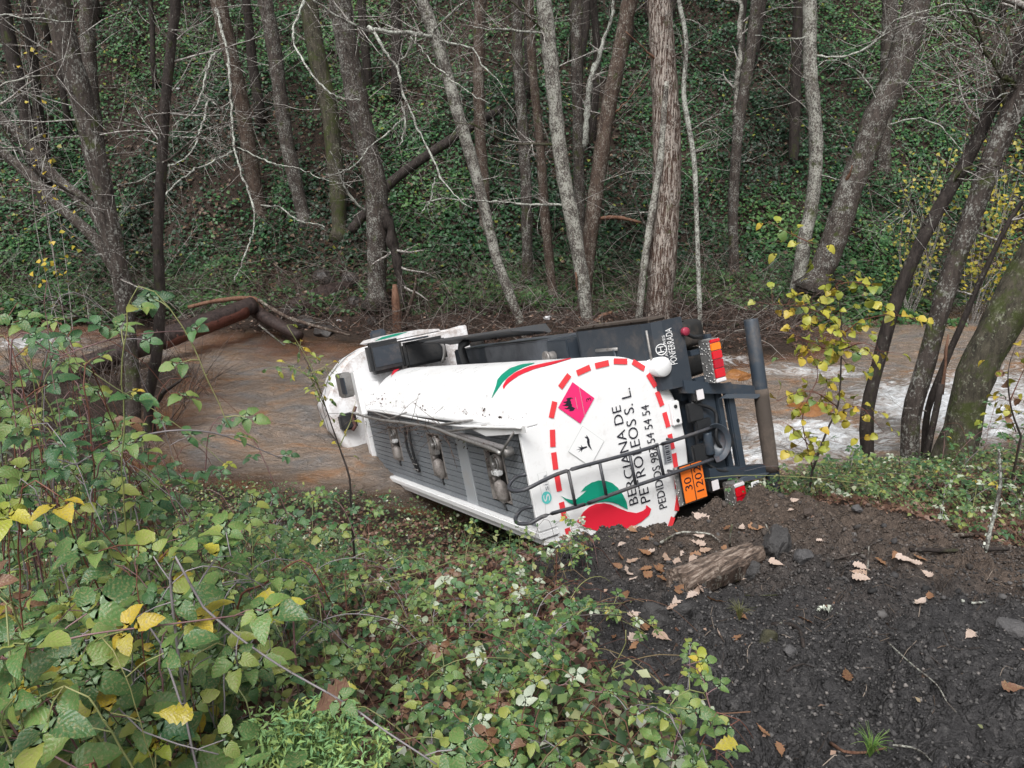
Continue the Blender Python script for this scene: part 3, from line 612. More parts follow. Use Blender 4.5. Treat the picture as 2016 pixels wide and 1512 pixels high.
# chassis behind the tank
for x in (-.42, .42): box('frame_rail', M['chassis'], x - .05, x + .05, .02, 6.6, -.42, -.06, .01)
for y in (.1, 1.7, 3.4, 5.2): box('cross_member', M['chassis'], -.369, .369, y, y + .09, -.40, -.10)
box('rear_cross_member', M['chassis'], -.56, .56, -.06, .018, -.44, -.14, .012)
box('step_bar', M['chassis'], -.60, .46, -.14, -.06, -.64, -.54, .012)
for x, z in ((.25, -.12), (.05, -.2), (-.2, -.1)): box('cable_box', M['black'], x - .1, x + .1, -.11, -.062, z - .1, z + .1, .012)
pipe('brake_hose', M['black'], [(.35, -.08, -.1), (.2, -.13, -.35), (-.1, -.14, -.3), (-.3, -.1, -.45)], .02, truck, 8)
pipe('brake_hose', M['black'], [(-.28, -.08, -.12), (-.42, -.14, -.25), (-.5, -.12, -.5)], .018, truck, 8)
# coupling bell
mb = MB(); a = np.linspace(-1.75, 1.75, 24); ctr = tl(1425, 868, 'y', -.2)
V = []
for rr, y in ((.06, -.06), (.11, -.12), (.20, -.19), (.21, -.195), (.12, -.13), (.07, -.07)):
    V.append(np.stack([ctr[0] - .0 + rr * np.sin(a), np.full(24, y), ctr[2] + .10 - rr * np.cos(a)], -1))
i = np.arange(5)[:, None] * 24; j = np.arange(23)[None]
mb.add(np.concatenate(V), np.stack([i + j, i + j + 1, i + 24 + j + 1, i + 24 + j], -1).reshape(-1, 4)); ob('coupling_bell', mb, make_dirty('bell_paint', (.05, .062, .078), (.12, .065, .05), .55, .4), truck)
cyl('coupling_pin', M['chassis'], (ctr[0] - .12, -.12, ctr[2] + .14), (ctr[0] + .12, -.12, ctr[2] + .14), .05)
# underrun bar and its arms
u0, u1 = tl(1478, 628, 'y', -.15), tl(1525, 968, 'y', -.15)
cyl('underrun_bar', M['chassis'], u0, u1 + (u1 - u0) * .04, .078, truck, 28)
mb = MB(); mid = u0 * .42 + u1 * .58; mb.tube(np.linspace(u0 * .60 + u1 * .40, u0 * .12 + u1 * .88, 14), .0815, 28, wob=.03); ob('mud_crust', mb, M['mud'], truck)
for px0, py0, px1, py1, nm in ((1345, 765, 1500, 768, 'a'), (1395, 938, 1512, 922, 'b')):
    a, b = tl(px0, py0, 'y', -.12), tl(px1, py1, 'y', -.13); ab = bmesh.new()
    xa = a[0]; xb = b[0]
    vs = [(xa + .09, a[2]), (xb + .045, b[2]), (xb - .045, b[2]), (xa - .05, a[2])]
    prism(ab, vs, -.15, -.03); bm_ob(ab, 'underrun_arm', M['chassis'])
    ar = bmesh.new(); prism(ar, [(xa * .5 + xb * .5 - .05, (a[2] + b[2]) / 2), (xb - .03, b[2] + .05), (xb - .06, b[2] + .15), (xa * .6 + xb * .4 - .1, a[2] * .6 + b[2] * .4)], -.2, -.151); bm_ob(ar, 'arm_gusset', make_dirty('gusset_paint', (.07, .085, .105), (.10, .09, .08), .3, .35))
for p in ((1377, 777), (1407, 955)):
    c = tl(*p, 'y', -.16); lm = box('work_lamp', M['black'], c[0] - .075, c[0] + .075, -.165, -.08, c[2] - .065, c[2] + .065, .02)
    box('lens', M['lens_clear'], c[0] - .055, c[0] + .055, -.175, -.166, c[2] - .05, c[2] + .045, .012, lm)
def tail_light(x0, x1, z0, z1, y0, segs):
    t = box('tail_light', M['alu'], x0, x1, y0, y0 + .17, z0, z1, .006); L = x1 - x0
    for a, b, m in segs: box('lens', M[m], x0 + a * L + .002, x0 + b * L - .002, y0 - .022, y0 - .001, z0 + .008, z1 - .008, .008, t)
    return t
t0 = tl(1378, 673, 'y', -.24); t1 = tl(1398, 757, 'y', -.24)
tail_light(t1[0], t0[0], -.465, -.315, -.26, [(0, .10, 'lens_clear'), (.10, .32, 'lens_red'), (.32, .53, 'lens_dred'), (.53, .73, 'lens_red'), (.73, .91, 'lens_amber'), (.91, 1, 'lens_red')])
t0 = tl(1425, 958, 'y', -.24)
tail_light(t0[0] - .47, t0[0], -.465, -.315, -.26, [(0, .09, 'lens_red'), (.09, .27, 'lens_amber'), (.27, .5, 'lens_red'), (.5, .68, 'lens_dred'), (.68, .90, 'lens_red'), (.90, 1, 'lens_clear')])
for x in (.56, .86): box('lamp_bracket', M['chassis'], x - .03, x + .03, -.09, -.02, -.42, -.2, .006)
box('lamp_beam', M['chassis'], -1.08, 1.02, -.085, -.02, -.52, -.44, .01)
mk0, mk1 = tl(1382, 662, 'y', -.15), tl(1346, 653, 'y', -.15)
ma = pipe('marker_arm', M['black'], [mk0, (mk0 + mk1) / 2 + [-.03, 0, 0], mk1 + [-.03, 0, -.03], mk1], .022, truck, 8)
cyl('marker_lens', mat('lens_rose', (.30, .03, .06), .3), mk1 + [0, -.05, 0], mk1, .045, ma, 14)
np_ = tl(1449, 965, 'y', -.1); npl = box('number_plate', M['plate'], np_[0] - .42, np_[0] + .10, -.32, -.31, -.62, -.51, .004)
text('plate_lettering', '20 AB', M['ink'], np_[0] - .16, np_[0] + .085, -.60, -.53, -.3225, npl)
# white lug under the tank, document tube, mudguards, boxes
a, b = tl(1326, 790, 'y', -.05), tl(1343, 835, 'y', -.05)
lg = box('tank_lug', M['white'], b[0], a[0], -.055, .03, b[2] - .01, a[2] + .05, .012)
for t in (.22, .8): cyl('bolt', M['black'], (b[0] * t + a[0] * (1 - t), -.065, b[2] + .05), (b[0] * t + a[0] * (1 - t), -.05, b[2] + .05), .02, lg, 10)
cyl('document_tube', M['white'], tl(1307, 722, 'y', -.14), tl(1307, 722, 'y', -.14) + [0, 2.2, 0], .105, truck, 30)
gd = bmesh.new(); prof = [(-.14, -.12), (-.12, .12), (-.06, .22), (.05, .27), (1.35, .27), (1.48, .22), (1.55, .10), (1.57, -.2), (1.5, -.2), (1.48, .06), (1.42, .17), (1.32, .21), (.1, .21), (-.01, .17), (-.06, .08), (-.08, -.12)]
def guard(x0, x1, y0, pr, name, m):
    bm = bmesh.new(); A = [bm.verts.new((x0, y0 + y, z)) for y, z in pr]; B = [bm.verts.new((x1, y0 + y, z)) for y, z in pr]; n = len(pr)
    bm.faces.new(A[::-1]); bm.faces.new(B)
    for i in range(n): bm.faces.new((A[i], A[(i + 1) % n], B[(i + 1) % n], B[i]))
    bmesh.ops.recalc_face_normals(bm, faces=bm.faces); return bm_ob(bm, name, m)
gx1 = 1.27; mg = guard(.55, gx1, 0, prof, 'mudguard', M['guard'])
pipe('guard_rib', M['steel'], [(1.03, .55, .274), (1.03, 1.0, .274)], .02, mg, 6); pipe('guard_rib', M['guard'], [(.62, .62, .275), (1.03, .62, .275)], .02, mg, 6)
pipe('guard_rib', M['steel'], [(.7, -.03, .262), (1.2, -.03, .262)], .013, mg, 6)
mbx = MB(); yy = np.linspace(-.13, 1.56, 40); zz = np.interp(yy, [a for a, b in prof[:8]], [b for a, b in prof[:8]])
# dirt strip and wheels beyond the guard's outer edge
box('guard_edge', M['mud'], gx1 + .001, gx1 + .05, -.05, 1.50, -.02, .24, .03, mg)
text('flap_lettering', 'PONFERRADA', M['wht'], 0, 0, 0, 0, 0, mg, ax=(np.array([.80, -.146, .03]), np.array([.38, 0, 0]), np.array([0, .015, .075])))
text('flap_lettering', 'TALLERES', M['wht'], 0, 0, 0, 0, 0, mg, ax=(np.array([.86, -.137, .125]), np.array([.26, .0, 0]), np.array([0, .006, .03])))
rg = MB(); a = np.linspace(0, 2 * math.pi, 22); cz = np.array([.98, -.122, .185]); tz = np.array([0, .45, .9])
rg.tube(cz[None] + .055 * (np.cos(a)[:, None] * np.array([1, 0, 0]) + np.sin(a)[:, None] * tz), .006, 5); ob('flap_emblem', rg, M['wht'], mg)
text('flap_lettering', 'H', M['wht'], 0, 0, 0, 0, 0, mg, ax=(cz - [.032, .002, .03], np.array([.064, 0, 0]), np.array([0, .03, .055])))
def wheel(name, x, y, z, r, w):
    m = MB(); c = np.array([x, y, z]); pr = [(-w / 2, r * .62), (-w / 2, r * .9), (-w * .4, r * .985), (-w * .3, r), (w * .3, r), (w * .4, r * .985), (w / 2, r * .9), (w / 2, r * .62)]
    a = np.linspace(0, 2 * math.pi, 41)[:-1]; V = np.concatenate([np.stack([np.full(40, x + dx), y + rr * np.cos(a), z + rr * np.sin(a)], -1) for dx, rr in pr])
    i = np.arange(7)[:, None] * 40; j = np.arange(40)[None]; m.add(V, np.stack([i + j, i + (j + 1) % 40, i + 40 + (j + 1) % 40, i + 40 + j], -1).reshape(-1, 4))
    t = ob('wheel', m, M['rubber'], truck); cyl('rim', M['steel'], (x - w * .3, y, z), (x + w * .3, y, z), r * .63, t, 28); cyl('hub', M['chassis'], (x + w * .3, y, z), (x + w * .55, y, z), r * .22, t, 16); return t
for x in (1.03, .70, -.70, -1.03): wheel('wheel', x, .72, -.42, .50, .28)
for x in (1.0, -1.0): wheel('wheel', x + .1, 7.3, -.55, .48, .28)
cyl('axle', M['chassis'], (-.9, .72, -.42), (.9, .72, -.42), .09)
box('side_box', M['guard'], .62, 1.20, 1.62, 2.16, -.35, .30, .02)
sb = box('side_box', make_dirty('box_paint', (.075, .085, .10), (.045, .045, .05), .5, .4), .62, 1.215, 2.18, 4.25, -.35, .26, .02)
cyl('hose_coupling', M['steel'], (1.0, 1.98, .30), (1.0, 1.98, .40), .07, truck, 16); cyl('hose_coupling', M['steel'], (1.0, 1.98, .402), (1.0, 1.98, .44), .09, truck, 16)
box('side_box', M['guard'], .55, 1.20, 4.3, 5.7, -.35, .20, .02)
pipe('exhaust_hose', M['black'], [(1.32, 4.7, .30), (1.28, 4.75, .42), (1.1, 4.8, .40), (.92, 4.82, .36)], .06, truck, 12)
sk = bmesh.new(); prism(sk, [(1.30, .05), (1.42, .12), (1.44, .62), (1.42, .64), (1.32, .16), (1.29, .1)], 2.4, 6.1); bm_ob(sk, 'side_skirt', make_dirty('skirt_paint', (.06, .063, .068), (.11, .09, .075), .4, .5))
box('air_filter', M['black'], 1.03, 1.48, 6.37, 6.6, .06, .845, .05); box('air_filter', M['black'], 1.04, 1.59, 6.36, 6.6, .86, 1.48, .06); box('filter_lid', M['guard'], 1.16, 1.50, 6.35, 6.359, .92, 1.40, .004)
pipe('air_pipe', M['steel'], [(1.40, 6.38, .20), (1.28, 6.36, .12), (1.12, 6.38, .14), (1.0, 6.4, .2)], .03, truck, 8)
# cab
cp = [(-.95, -.5), (-.95, 1.1), (-.80, 1.45), (-.49, 1.74), (-.17, 2.08), (.24, 2.29), (.69, 2.33), (1.16, 2.06), (1.42, 1.76), (1.53, 1.45), (1.56, .9), (1.56, -.5)]
cs = [np.array(cp[0], float)]
for a, b in zip(cp[:-1], cp[1:]):
    m_ = max(1, int(math.hypot(b[0] - a[0], b[1] - a[1]) / .09)); cs += [np.array(a) + (np.array(b) - np.array(a)) * (k + 1) / m_ for k in range(m_)]
cs = np.array(cs)
cab_rows = []
for y, s in ((6.62, .975), (6.64, .995), (6.70, 1), (6.8, 1), (6.9, 1.0), (7.0, .995), (7.1, .99), (7.2, .985), (7.35, .98), (7.5, .97), (7.7, .955), (7.9, .93), (8.1, .90), (8.3, .84), (8.45, .76), (8.52, .66)):
    c = np.array([.3, .5]); q = c + (cs - c) * (s + (.035 * fbm(cs[:, 0] * 2.1 + y * 1.7, cs[:, 1] * 2.1 - y, 91, 3) if y > 6.65 else 0))[..., None] if y > 6.65 else c + (cs - c) * s; q[:, 1] = np.maximum(q[:, 1], -.5); cab_rows.append(np.stack([q[:, 0], np.full(len(q), y), q[:, 1]], -1))
V = np.concatenate(cab_rows); n = len(cs); i = np.arange(len(cab_rows) - 1)[:, None] * n; j = np.arange(n)[None]; j2 = (j + 1) % n
mb = MB(); mb.add(V, np.stack([i + j, i + n + j, i + n + j2, i + j2], -1).reshape(-1, 4))
c_r = cab_rows[0].mean(0); jj = np.arange(n); mb.add(np.concatenate([cab_rows[0], [c_r]]), None, np.stack([jj, (jj + 1) % n, np.full(n, n)], -1))
mb.add(np.concatenate([cab_rows[-1], [cab_rows[-1].mean(0)]]), None, np.stack([(jj + 1) % n, jj, np.full(n, n)], -1))
M['cab'] = make_dirty('cab_paint', (.76, .76, .77), (.36, .30, .27), .62, .35)
cab = ob('cab', mb, M['cab'], truck)
for px, py, w_, h_, z0, z1, m, nm in ((683, 757, .36, .36, 2.30, 2.46, 'steel', 'roof_unit'), (700, 775, .20, .65, 2.26, 2.34, 'white', 'roof_duct')):
    c = tl(px, py, 'z', 2.35); box(nm, M[m], c[0] - h_ / 2, c[0] + h_ / 2, c[1] - w_ / 2, c[1] + w_ / 2, z0, z1, .02, cab)
c = tl(677, 760, 'z', 2.46); box('roof_grille', M['chassis'], c[0] - .12, c[0] + .12, c[1] - .13, c[1] + .13, 2.462, 2.475, .005, cab)
def cab_seam(y, x0, x1):
    k = [i for i, (a, b) in enumerate(cs) if x0 <= a <= x1 and b > .9]; row = min(range(len(cab_rows)), key=lambda q: abs(cab_rows[q][0, 1] - y)); P = cab_rows[row][k] + (cab_rows[row][k] - [.3, cab_rows[row][0, 1], .5]) * .004; m = MB(); m.tube(P, .0035, 4); ob('panel_seam', m, M['hole'], cab)
cab_seam(6.9, -.7, 1.5); cab_seam(7.35, .2, 1.5)
for k0 in (14, 22):
    P = np.array([r_[k0] + (r_[k0] - [.3, r_[k0][1], .5]) * .004 for r_ in cab_rows[2:11]]); m = MB(); m.tube(P, .003, 4); ob('panel_seam', m, M['hole'], cab)
c = tl(683, 830, 'y', 6.5); box('torn_vent', M['black'], c[0] - .14, c[0] + .14, 6.42, 6.61, c[2] - .16, c[2] + .12, .03, cab)
pipe('torn_hose', mat('hose_brown', (.10, .045, .04), .6), [tl(a, b, 'y', 6.4) for a, b in ((700, 800), (694, 822), (700, 838), (694, 848))], .03, cab, 8)
box('cab_pillar', M['white'], -.45, .92, 6.52, 6.60, 1.35, 1.78, .02)
tp = bmesh.new(); prism(tp, [(1.565, .02), (1.60, .05), (1.655, .42), (1.67, .86), (1.65, 1.22), (1.60, 1.30), (1.565, 1.2)], 6.62, 7.5); torn = bm_ob(tp, 'torn_panel', M['cab'], cab)
sheet('green_stripe', M['green'], [(1.605, 6.616, 1.26), (1.65, 6.616, 1.12), (1.665, 6.616, .86), (1.655, 6.616, .62), (1.625, 6.616, .85)], torn)
box('door_handle', M['black'], 1.561, 1.59, 7.0, 7.2, .5, .56, .01, cab)
box('mirror', M['chassis'], 1.58, 1.80, 7.55, 7.62, .75, 1.05, .03, cab)
box('side_flap', M['guard'], 1.50, 1.53, 5.8, 6.5, .55, .85, .01)

# ------------------------------------------------------------------ trees
def wander(p, d, length, r0, step=.25, curl=.25, up=.0, r1=.25):
    n = max(3, int(length / step)); P = [np.array(p, float)]; d = np.array(d, float); d /= np.linalg.norm(d)
    for i in range(n):
        d = d + rng.normal(0, curl, 3) * math.sqrt(step) + np.array([0, 0, up * step]); d /= np.linalg.norm(d); P.append(P[-1] + d * step)
    return np.array(P), np.linspace(r0, r0 * r1, n + 1)
def twiggery(mb, p, d, length, r0, depth, curl=.22, up=.02, dens=1.8):
    P, rad = wander(p, d, length, r0, .22 if depth > 1 else .15, curl, up, .3); mb.tube(P, rad, 5 if r0 > .012 else 3, cap=False)
    if depth <= 0: return
    for k in range(int(length * dens) + 1):
        i = rng.integers(len(P) // 4, len(P)); t = P[min(i + 1, len(P) - 1)] - P[i - 1]; t /= np.linalg.norm(t) + 1e-9
        s = rng.normal(0, 1, 3); s -= t * (s @ t); s /= np.linalg.norm(s)
        twiggery(mb, P[i], t * .6 + s * .75 + [0, 0, .1], length * rng.uniform(.3, .6), max(.0035, rad[i] * .6), depth - 1, curl * 1.15, up, dens)
def tree(name, label, pts, bark, Y=None, lean=0., cat='tree', group=None, extra=5., branches=(), twigs=6, twig_len=2.0, fork=None, sides=12, crown=True, kind_twig=True, twig_from=.25, side_bias=0., wob=.12):
    """pts: photo points (x, y, width) from the foot upwards; unprojected at the depth where the foot meets the ground"""
    x0, y0, w0 = pts[0]
    if Y is None: Y = hit(x0, y0)[1]
    def up(px, py, k): return at(px, py, Y + lean * k)
    P = [up(px, py, k / max(1, len(pts) - 1)) for k, (px, py, w) in enumerate(pts)]
    rad = [w * Y / FPX / 2 for _, _, w in pts]
    g = float(G(P[0][0], P[0][1])); foot = np.array([P[0][0] * 1.0, P[0][1], min(g, P[0][2]) - .3])
    if P[0][2] - g > .6: foot = P[0] + (P[0] - P[1]) / np.linalg.norm(P[0] - P[1]) * .4; foot[2] = min(foot[2], P[0][2] - .3)
    d = P[-1] - P[-2]; d /= np.linalg.norm(d); nvis = len(P)
    rows = [(*foot, rad[0] * (1.7 if rad[0] > .1 else 1.2))] + [(*p, r) for p, r in zip(P, rad)]
    if extra:
        n = 3
        for k in range(1, n + 1): rows.append((*(P[-1] + d * extra * k / n + rng.normal(0, .12, 3) * k), rad[-1] * (1 - .3 * k)))
    Q = spline(np.array(rows), .22); base = Vector(foot)
    root = empty(name, base); tag(root, label, cat, group)
    inv_ = np.array(foot)
    def put(nm, mb, m): return ob(nm, mb.mesh(nm), m, root)
    t = MB(); t.tube(Q[:, :3] - inv_, np.maximum(Q[:, 3], .006), sides, wob=wob); put('trunk', t, BARK[bark])
    def limb(poly, w, dz, bk, nm='branch'):
        B = spline(np.array([at(a, b, Y + lean * .5 + dz * k / max(1, len(poly) - 1)) for k, (a, b) in enumerate(poly)]), .12)
        B = B + np.cumsum(rng.normal(0, .016, B.shape), 0) + rng.normal(0, .008, B.shape)
        sc = .68 if w < 9 else .9; r = np.linspace(w * sc, w * .35 * sc, len(B)) * Y / FPX / 2 * (1 + .12 * rng.normal(0, 1, len(B))); m = MB(); m.tube(B - inv_, r, 7, wob=.5); put(nm, m, BARK[bk]); return B, r
    tw = MB()
    for br in branches:
        poly, w = br[0], br[1]; dz = br[2] if len(br) > 2 else -.6; bk = br[3] if len(br) > 3 else bark; nt_ = br[4] if len(br) > 4 else 5
        B, r = limb(poly, w, dz, bk)
        for k in range(int(nt_ * 2)):
            i = rng.integers(1, len(B) - 1); tt = B[i + 1] - B[i - 1]; tt /= np.linalg.norm(tt); s = rng.normal(0, 1, 3); s -= tt * (s @ tt); s /= np.linalg.norm(s)
            twiggery(tw, B[i] - inv_, tt * .5 + s, rng.uniform(.3, 1.1), max(.005, r[i] * .4), 1, .28, .0)
    m = len(Q)
    for k in range(int(twigs * 2.3)):
        i = int(m * rng.uniform(twig_from, 1)) - 1; az = rng.uniform(0, 2 * math.pi)
        dd = np.array([math.cos(az) + side_bias, math.sin(az) * .8, rng.uniform(-.1, .7)])
        twiggery(tw, Q[i, :3] - inv_, dd, twig_len * rng.uniform(.4, 1.1), rng.uniform(.008, .018), 2, .2, .03)
    if crown and extra:
        for k in range(7):
            i = m - 1 - rng.integers(0, max(2, int(extra / .22))); az = rng.uniform(0, 2 * math.pi)
            twiggery(tw, Q[i, :3] - inv_, np.array([math.cos(az), math.sin(az), .6]), rng.uniform(1.2, 2.6), max(.012, Q[i, 3] * .4), 2, .18, .03, 1.3)
    if tw.n: put('twigs', tw, M_TWIG)['kind'] = 'stuff'
    return root
T = tree
FARG = 'bare trees on the far bank'; NEARG = 'trunks at the near water edge'
T('alder_tree', 'tall grey trunk rising from the left water edge beside a thinner trunk', [(263, 850, 30), (262, 760, 30), (250, 640, 29), (232, 520, 33), (205, 390, 38), (165, 210, 40), (130, 90, 42), (105, -20, 44)], 'grey', 12.7, 0, group=NEARG, twigs=16, side_bias=-.2,
  branches=[([(250, 620), (180, 640), (110, 600), (60, 610)], 7, -.5, 'dark', 6), ([(215, 420), (150, 380), (60, 330), (0, 240)], 9, -1.0, 'grey', 6)])
T('alder_tree', 'slim dark trunk just right of the tall left trunk with a broken stub low down', [(292, 800, 20), (308, 700, 23), (315, 600, 21), (311, 463, 20), (319, 324, 19), (324, 222, 18), (340, 60, 17), (346, -20, 17)], 'dark', 13.2, 0, group=NEARG, twigs=14, branches=[([(300, 800), (330, 770), (378, 744)], 11, -.4, 'dark', 0), ([(318, 330), (370, 290), (430, 250), (520, 262)], 6, -.5, 'grey', 6)])
T('alder_tree', 'leaning grey trunk crossing from the left edge towards the fallen log', [(262, 585, 24), (225, 500, 24), (185, 417, 23), (106, 347, 22), (60, 287, 21), (0, 232, 20), (-60, 180, 19)], 'grey', 20.8, 0, group=FARG, twigs=9, branches=[([(60, 287), (40, 240), (0, 205)], 7, -.4, 'lichen', 4)])
T('alder_tree', 'lower one of the two leaning trunks at the left edge', [(240, 560, 20), (185, 468, 20), (116, 407, 19), (60, 347, 19), (0, 296, 18), (-50, 255, 17)], 'grey', 20.2, 0, group=FARG, twigs=7)
T('alder_tree', 'mottled trunk standing behind the tall left trunk', [(222, 520, 27), (205, 400, 27), (190, 278, 27), (176, 139, 26), (171, 0, 26), (168, -40, 25)], 'grey', None, 0, group=FARG, twigs=6)
T('alder_tree', 'thin blurred trunk at the top left corner', [(95, 420, 22), (70, 330, 23), (45, 195, 23), (20, 92, 23), (5, 0, 23), (0, -40, 22)], 'dark', None, 0, group=FARG, twigs=6)
T('alder_tree', 'grey trunk with a pale lichen covered branch hanging down its front', [(518, 430, 28), (505, 385, 28), (488, 278, 29), (472, 185, 29), (450, 92, 28), (430, 0, 28), (424, -40, 28)], 'red', None, 0, group=FARG, twigs=6,
  branches=[([(420, -10), (432, 50), (452, 116), (458, 208), (464, 287), (486, 347), (509, 403), (514, 454), (500, 500), (481, 555)], 8.5, -4, 'lichen', 12),
            ([(460, 250), (415, 195), (385, 260), (360, 310), (300, 335), (250, 355), (215, 358)], 6.5, -4.5, 'lichen', 12),
            ([(433, 100), (408, 112), (392, 150), (370, 214), (330, 245)], 6.5, -3, 'lichen', 9),
            ([(463, 296), (410, 325), (365, 345), (315, 385), (275, 405), (215, 412)], 6.5, -4.5, 'lichen', 10),
            ([(463, 292), (420, 272), (350, 270)], 5, -4, 'lichen', 6), ([(509, 403), (545, 405), (590, 440), (640, 452)], 5, -4, 'lichen', 6), ([(466, 290), (530, 325), (600, 345), (700, 387)], 4, -4, 'lichen', 6)])
T('alder_tree', 'straight mottled trunk left of the moss footed trunk', [(598, 428, 27), (575, 330, 27), (560, 250, 27), (540, 100, 26), (522, 0, 26), (515, -40, 26)], 'grey', None, 0, group=FARG, twigs=8)
T('alder_tree', 'grey trunk with bright green moss at its foot', [(668, 452, 30), (666, 400, 30), (660, 330, 30), (648, 215, 32), (626, 120, 32), (606, 0, 32), (600, -40, 32)], 'mossy', None, 0, group=FARG, twigs=8)
T('alder_tree', 'thick forked trunk standing on the bank right of the moss footed trunk', [(742, 575, 38), (742, 463, 40), (741, 370, 42), (725, 301, 42), (702, 194, 42), (688, 116, 40), (668, 0, 40), (660, -40, 40)], 'grey', 21.2, 0, group=FARG, twigs=10,
  branches=[([(738, 380), (753, 417), (776, 509), (787, 579), (781, 650)], 30, -.5, 'dark', 3), ([(722, 420), (690, 380), (660, 300)], 7, -.7, 'lichen', 5)])
T('alder_tree', 'slender lichen spotted trunk leaning left with wide pale branches at its top', [(1030, 650, 19), (1003, 579, 20), (975, 500, 20), (956, 417, 20), (929, 315, 22), (901, 222, 22), (878, 139, 22), (859, 79, 22), (831, 0, 22), (820, -40, 22)], 'pale', 20.3, 0, group=FARG, twigs=8,
  branches=[([(856, 72), (820, 66), (780, 60), (725, 52), (705, 42), (660, 18), (620, -12)], 10, -2.2, 'lichen', 12),
            ([(725, 50), (755, 95), (772, 125), (778, 145), (790, 195), (808, 250), (832, 300), (855, 347), (888, 380), (915, 397)], 8, -2.5, 'lichen', 14),
            ([(858, 75), (895, 84), (930, 95), (950, 125), (975, 152), (992, 175)], 6, -1.5, 'lichen', 8),
            ([(800, 225), (770, 250), (730, 285), (690, 330), (640, 350)], 5, -2.5, 'lichen', 9), ([(790, 200), (795, 250), (786, 295)], 5, -2.5, 'lichen', 5),
            ([(845, 68), (880, 35), (920, 5), (960, -20)], 7, -1.5, 'lichen', 7), ([(775, 130), (805, 105), (812, 65)], 6, -2.4, 'lichen', 3),
            ([(856, 350), (848, 385), (826, 420)], 5, -2.4, 'lichen', 5), ([(810, 70), (850, 120), (900, 160), (960, 200)], 4, -2, 'lichen', 6), ([(600, -10), (575, 60), (572, 80), (600, 130), (640, 170), (700, 185)], 7, -3, 'lichen', 8)])
T('alder_tree', 'straight brown trunk behind the slender leaning trunk', [(955, 455, 22), (952, 370, 22), (946, 278, 21), (942, 139, 21), (945, 0, 21), (946, -40, 21)], 'red', None, 0, group=FARG, twigs=7)
T('alder_tree', 'grey straight trunk standing left of the narrow dark brown one', [(1038, 545, 23), (1037, 417, 22), (1031, 278, 21), (1021, 139, 20), (1017, 0, 20), (1016, -40, 20)], 'grey', None, 0, group=FARG, twigs=7)
T('alder_tree', 'narrow dark brown trunk between the grey straight one and the bright lichen one', [(1093, 612, 18), (1086, 555, 18), (1072, 417, 18), (1063, 278, 17), (1049, 139, 16), (1042, 0, 16), (1040, -40, 16)], 'red', 21.5, 0, group=FARG, twigs=7)
T('alder_tree', 'bright lichen covered trunk ending right behind the lorry with two long side branches', [(1158, 655, 27), (1147, 555, 27), (1132, 463, 28), (1114, 370, 28), (1100, 278, 27), (1091, 185, 27), (1081, 92, 27), (1070, 0, 27), (1064, -40, 27)], 'pale', 20.4, 0, group=FARG, twigs=6,
  branches=[([(1092, 286), (1050, 284), (1010, 280), (965, 262), (930, 243), (880, 235), (820, 225)], 7, -1, 'mossy', 10), ([(1110, 404), (1060, 400), (1000, 398), (930, 398), (870, 400), (835, 412)], 7, -1, 'lichen', 10),
            ([(1080, 68), (1040, 60), (985, 58), (940, 55)], 7, -1, 'lichen', 5), ([(1076, 66), (1040, 35), (1000, 5), (970, -15)], 8, -1, 'mossy', 5), ([(1148, 600), (1137, 570), (1132, 540)], 9, -.25, 'bare', 0)])
T('alder_tree', 'grey forked trunk right of the bright lichen one', [(1143, 520, 20), (1140, 370, 20), (1137, 231, 20), (1135, 92, 20), (1138, 0, 20), (1139, -40, 20)], 'grey', 22.4, 0, group=FARG, twigs=5, branches=[([(1142, 320), (1152, 250), (1158, 205), (1175, 130), (1200, 30), (1212, -30)], 15, .2, 'lichen', 4)])
T('alder_tree', 'reddish brown trunk leaning right beside the big cracked poplar', [(1150, 600, 30), (1157, 510, 30), (1168, 417, 29), (1181, 324, 29), (1199, 208, 29), (1218, 116, 28), (1240, 0, 28), (1248, -40, 28)], 'red', 21.3, 0, group=FARG, twigs=5, branches=[([(1208, 225), (1240, 190), (1285, 130)], 6, -.5, 'bare', 2), ([(1190, 260), (1230, 220), (1290, 170)], 5, -.5, 'grey', 3)])
T('poplar_tree', 'big poplar with cracked brown and white bark straight behind the lorry', [(1296, 635, 56), (1303, 520, 55), (1311, 400, 54), (1313, 300, 52), (1310, 200, 50), (1304, 100, 46), (1297, 0, 42), (1293, -40, 42)], 'poplar', 20.2, 0, group=None, extra=7, twigs=3, sides=22, wob=.09, branches=[([(1298, 125), (1265, 100), (1232, 70)], 7, -.5, 'bare', 0)])
T('alder_tree', 'slim pale stem leaning against the left of the big poplar', [(1258, 628, 14), (1267, 532, 14), (1280, 440, 14), (1290, 380, 13), (1299, 324, 13), (1306, 240, 11), (1312, 160, 9)], 'pale', 19.9, 0, group=FARG, extra=0, twigs=3, twig_len=.8, branches=[([(1275, 450), (1255, 400), (1243, 350), (1234, 296)], 5, -.3, 'grey', 2)])
T('birch_sapling', 'thin white wavy stem right of the big poplar', [(1379, 655, 10), (1374, 509, 9), (1371, 417, 9), (1367, 324, 9.5), (1358, 259, 9.5), (1346, 185, 9), (1351, 83, 8), (1336, 0, 8), (1330, -40, 8)], 'lichen', 19.9, 0, cat='sapling', extra=2.5, twigs=7, twig_len=1.2, branches=[([(1368, 268), (1395, 255), (1420, 275)], 3, -.3, 'lichen', 2)])
T('alder_tree', 'grey trunk with a second stem joining high up between poplar and the crooked trunks', [(1446, 555, 20), (1443, 417, 20), (1448, 324, 20), (1456, 231, 21), (1476, 116, 20), (1490, 0, 20), (1496, -40, 20)], 'grey', None, 0, group=FARG, twigs=8, branches=[([(1450, 230), (1454, 180), (1459, 116), (1466, 0), (1468, -30)], 16, .3, 'pale', 3)])
